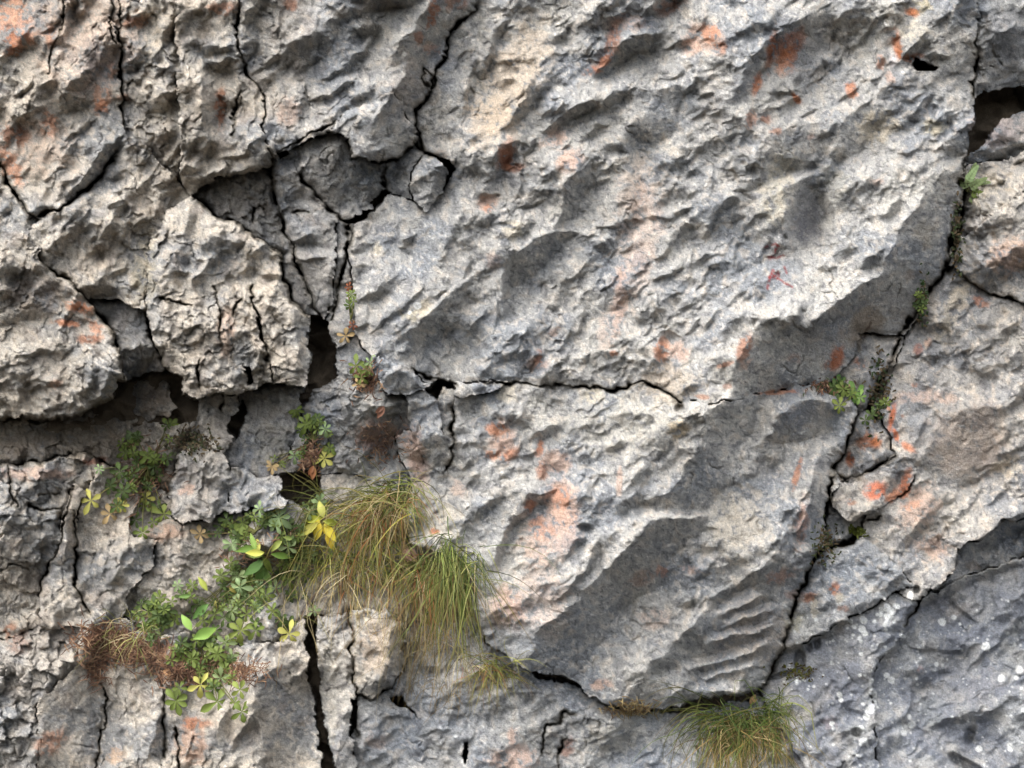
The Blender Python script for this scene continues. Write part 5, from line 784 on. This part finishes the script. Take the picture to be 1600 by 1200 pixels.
leaf_plant("cinquefoil", "straggling plant with green and yellowing palmate leaves under the left black hollow", "plant", (232, 728), [(207, 676, 14, LP, 1), (265, 664, 13, LG), (196, 706, 13, LG), (187, 736, 14, LD), (232, 714, 14, LG), (228, 748, 12, LG), (262, 716, 10, LD), (216, 728, 11, LD), (240, 730, 13, LD), (142, 782, 18, LY), (155, 733, 8, LP), (192, 768, 13, LD), (190, 790, 12, LY), (172, 803, 17, LT), (228, 778, 14, LY), (256, 803, 19, LO), (212, 812, 13, LD), (223, 832, 11, LG), (246, 742, 10, LD), (205, 752, 10, LD)], grp=PGp)
leaf_plant("cinquefoil", "small plant with drooping leaves in front of the mossy grey block", "plant", (490, 690), [(462, 640, 12, LG, 1), (478, 662, 15, LG), (508, 670, 11, LP), (460, 712, 11, LP), (507, 716, 17, LY), (425, 728, 10, LT, 1), (496, 655, 10, LD), (470, 672, 10, LD)], grp=PGp)
leaf_plant("cinquefoil", "little green plant with withered leaves above the dark pointed stone", "plant", (566, 588), [(556, 572, 14, LG), (565, 590, 13, LG), (574, 578, 12, LG), (560, 600, 10, LT), (578, 566, 10, LP)], grp=PGp)
leaf_plant("cinquefoil", "few tiny leaves climbing the left edge of the huge grey rock", "plant", (548, 500), [(549, 460, 8, LG), (547, 478, 9, LD), (552, 470, 7, LG), (540, 525, 13, LT), (551, 508, 7, c3(130, 80, 60)), (545, 448, 6, c3(150, 90, 60))], grp=PGp)
leaf_plant("cinquefoil", "low row of small green palmate leaves beside the broken white block", "plant", (400, 830), [(354, 812, 13, LD), (380, 818, 15, LG), (372, 838, 13, LD), (313, 835, 13, LT), (405, 795, 10, LP), (392, 806, 10, LD), (362, 850, 13, LP, 1), (415, 812, 12, LG), (345, 822, 9, LD)], grp=PGp)
leaf_plant("cinquefoil", "spreading green plant between the yellow shrubs and the big grass tuft", "plant", (450, 850), [(436, 808, 19, LP), (470, 785, 14, LP), (450, 855, 14, LB), (462, 880, 12, LB), (450, 905, 14, LG), (485, 870, 14, LB), (440, 838, 12, LG), (466, 838, 12, LG), (478, 900, 11, LD), (445, 880, 12, LG), (430, 820, 12, LP), (490, 955, 9, LP), (484, 800, 12, LB), (500, 785, 13, LP), (455, 930, 12, LD), (470, 860, 10, LP), (435, 900, 11, LD)], grp=PGp)
leaf_plant("cinquefoil", "pale leaved plant below the green yellow shrub", "plant", (395, 925), [(375, 918, 17, LP), (373, 938, 13, LB, 1), (415, 930, 13, LG), (376, 985, 19, LO), (405, 915, 11, LP), (402, 948, 11, LP), (452, 990, 19, LY)], grp=PGp)
leaf_plant("cinquefoil", "dense low clump of small dark leaves on the brown litter at left", "plant", (240, 965), [(240, 945, 13, LD), (250, 935, 12, LG), (262, 955, 12, LD), (215, 960, 11, LG), (240, 985, 12, LB), (255, 975, 12, LD), (272, 968, 12, LG), (226, 975, 11, LD), (232, 955, 11, LG), (248, 962, 12, LD), (268, 940, 9, LG), (222, 944, 9, LD), (238, 1000, 10, LD)], grp=PGp)
leaf_plant("cinquefoil", "biggest leafy plant hanging over the pale slab at lower left", "plant", (315, 1035), [(283, 1005, 13, LD), (285, 1020, 14, LG), (322, 1000, 14, LD), (352, 1005, 15, LB), (352, 1046, 16, LG), (300, 1030, 12, LG), (340, 1022, 13, LG), (313, 1070, 20, LY), (340, 1096, 22, LG), (275, 1095, 20, LG), (375, 1078, 15, LO), (378, 1112, 17, LG), (330, 1015, 12, LG), (362, 1028, 13, LB), (268, 1032, 11, LG), (307, 1000, 12, LG), (328, 1045, 12, LD), (345, 1060, 13, LB), (292, 1010, 10, LD), (275, 1015, 12, LG), (372, 1000, 10, LG), (336, 985, 10, LD)], grp=PGp)
leaf_plant("cinquefoil", "loose mat of small leaves and stems joining the green yellow shrub to the lower plants", "plant", (380, 890), [(360, 880, 12, LG), (345, 900, 11, LG), (372, 900, 12, LB), (390, 905, 12, LG), (355, 925, 11, LD), (335, 960, 11, LG), (350, 965, 12, LD), (362, 955, 12, LB), (385, 960, 11, LG), (300, 960, 10, LD), (318, 970, 11, LG), (425, 955, 11, LG), (430, 920, 11, LB), (400, 975, 10, LD)], grp=PGp)
leaf_plant("cinquefoil", "few small leaves on the pale broken rock above the low dark clump", "plant", (290, 925), [(300, 915, 9, LG), (285, 930, 10, LD), (278, 915, 8, LP), (298, 935, 10, LG), (310, 945, 10, LD)], grp=PGp)
leaf_plant("green_shrub", "small shrub with broad green leaves turning yellow at their tips", "shrub", (408, 868), [(402, 862, 36, c3(120, 150, 70), 160), (404, 860, 30, c3(190, 190, 90), 215), (408, 858, 30, c3(130, 156, 76), 255), (414, 860, 32, c3(150, 160, 80), 300), (418, 866, 34, c3(104, 132, 58), 345), (418, 872, 32, c3(120, 136, 60), 30), (410, 874, 40, c3(108, 140, 72), 85), (404, 874, 40, c3(112, 146, 84), 120), (402, 868, 34, c3(140, 160, 80), 185), (412, 880, 38, c3(116, 144, 76), 70), (408, 862, 24, c3(200, 196, 100), 270)], kind="broad", lift=16)
leaf_plant("yellow_shrub", "small shrub with narrow bright yellow leaves leaning on the big grass tuft", "shrub", (500, 815), [(500, 812, 34, c3(176, 180, 70), 170), (500, 814, 40, c3(172, 166, 74), 155), (498, 818, 42, c3(178, 174, 84), 140), (502, 820, 30, c3(192, 172, 62), 110), (506, 820, 30, c3(190, 168, 60), 70), (508, 816, 34, c3(196, 180, 60), 40), (508, 812, 28, c3(170, 176, 70), 0), (504, 808, 28, c3(180, 186, 90), 290), (498, 808, 28, c3(190, 190, 100), 240), (500, 806, 26, c3(168, 176, 76), 200), (506, 824, 34, c3(198, 172, 56), 55), (496, 822, 30, c3(206, 190, 60), 95)], kind="broad", lift=22)
leaf_plant("creeping_shrub", "thin creeping woody stem bearing a few large oval leaves above the brown litter", "shrub", (345, 948), [(326, 922, 26, c3(160, 168, 80), 250), (336, 928, 16, c3(200, 190, 110), 80), (322, 940, 34, c3(104, 140, 72), 170), (298, 930, 22, c3(116, 146, 80), 190), (312, 1000, 40, c3(128, 160, 76), 300), (300, 985, 30, c3(130, 160, 80), 250), (370, 925, 14, c3(150, 140, 70), 20)], kind="broad", lift=12)
leaf_plant("fern", "feathery blue green fern in the crack at the right edge", "fern", (1512, 300), [(1512, 290, 30, LB, -70), (1512, 295, 28, LB, -30), (1514, 300, 28, LG, 10), (1510, 298, 26, LB, -110), (1514, 305, 24, LB, 45), (1510, 285, 26, LP, -55), (1520, 285, 22, LB, 0)], kind="fern")
leaf_plant("cinquefoil", "dark green rosette on the ledge above the orange lichen stones", "plant", (1310, 606), [(1310, 600, 15, c3(60, 92, 44)), (1302, 606, 12, LD), (1318, 608, 12, LG), (1308, 612, 12, LD), (1316, 598, 10, LD)], grp=PGp)
leaf_plant("cinquefoil", "bright green rosette beside the darker one on the ledge", "plant", (1338, 616), [(1338, 612, 16, c3(120, 156, 80)), (1344, 620, 11, c3(130, 160, 84)), (1330, 616, 9, LG), (1312, 634, 12, LO)], grp=PGp)
leaf_plant("cinquefoil", "dark leaves half hidden in the crack under the huge grey rock", "plant", (1438, 472), [(1438, 466, 9, LD), (1442, 474, 9, LD), (1434, 476, 8, LD), (1440, 482, 7, LG), (1436, 460, 7, LG)], grp=PGp)
leaf_plant("cinquefoil", "small sprigs deep in the crack beside the grey face with the orange streak", "plant", (1372, 640), [(1384, 628, 9, LG), (1370, 640, 9, LD), (1362, 648, 9, LD), (1376, 632, 7, LD), (1352, 656, 8, LD)], grp=PGp)
leaf_plant("cinquefoil", "scattered round leaves peeping out of the long hanging grass", "plant", (660, 890), [(664, 960, 10, LG), (655, 880, 12, LP), (636, 880, 10, LG), (722, 940, 9, LP), (520, 860, 10, LG)], grp=PGp)
def dead_leaf(label, x, y, L, ang, col):
    V, F, C = [], [], []; z = float(vh(x, y)) + 10
    leaflet(V, F, C, x, y, z, math.radians(ang), L, L * .5, col, tilt=.1, droop=.1, fold=.7, tipw=.5)
    leaflet(V, F, C, x, y, z, math.radians(ang + 24), L * .8, L * .35, col * .8, tilt=.5, droop=.5, fold=.5, tipw=.5)
    A = np.array(V); o = mesh_obj("dead_leaf", W3(A[:, 0], A[:, 1], A[:, 2]), F, np.array(C), plant); tag(o, label, "dead leaf", "dead leaves caught on the rock")
dead_leaf("pinkish curled dead leaf caught between the two big grass tufts", 634, 852, 34, 60, c3(196, 160, 140))
dead_leaf("tan dead leaf standing in the dark green grass tuft at the bottom edge", 1172, 1100, 18, -60, c3(196, 160, 116))
dead_leaf("brown dead leaf on the litter left of the biggest leafy plant", 255, 1048, 22, 10, c3(180, 140, 100))
dead_leaf("small brown dead leaf hanging below the drooping plant on the mossy block", 490, 728, 22, 95, c3(150, 100, 66))
dead_leaf("brown withered leaf against the pocket under the dark pointed stone", 600, 635, 22, 120, c3(120, 84, 66))
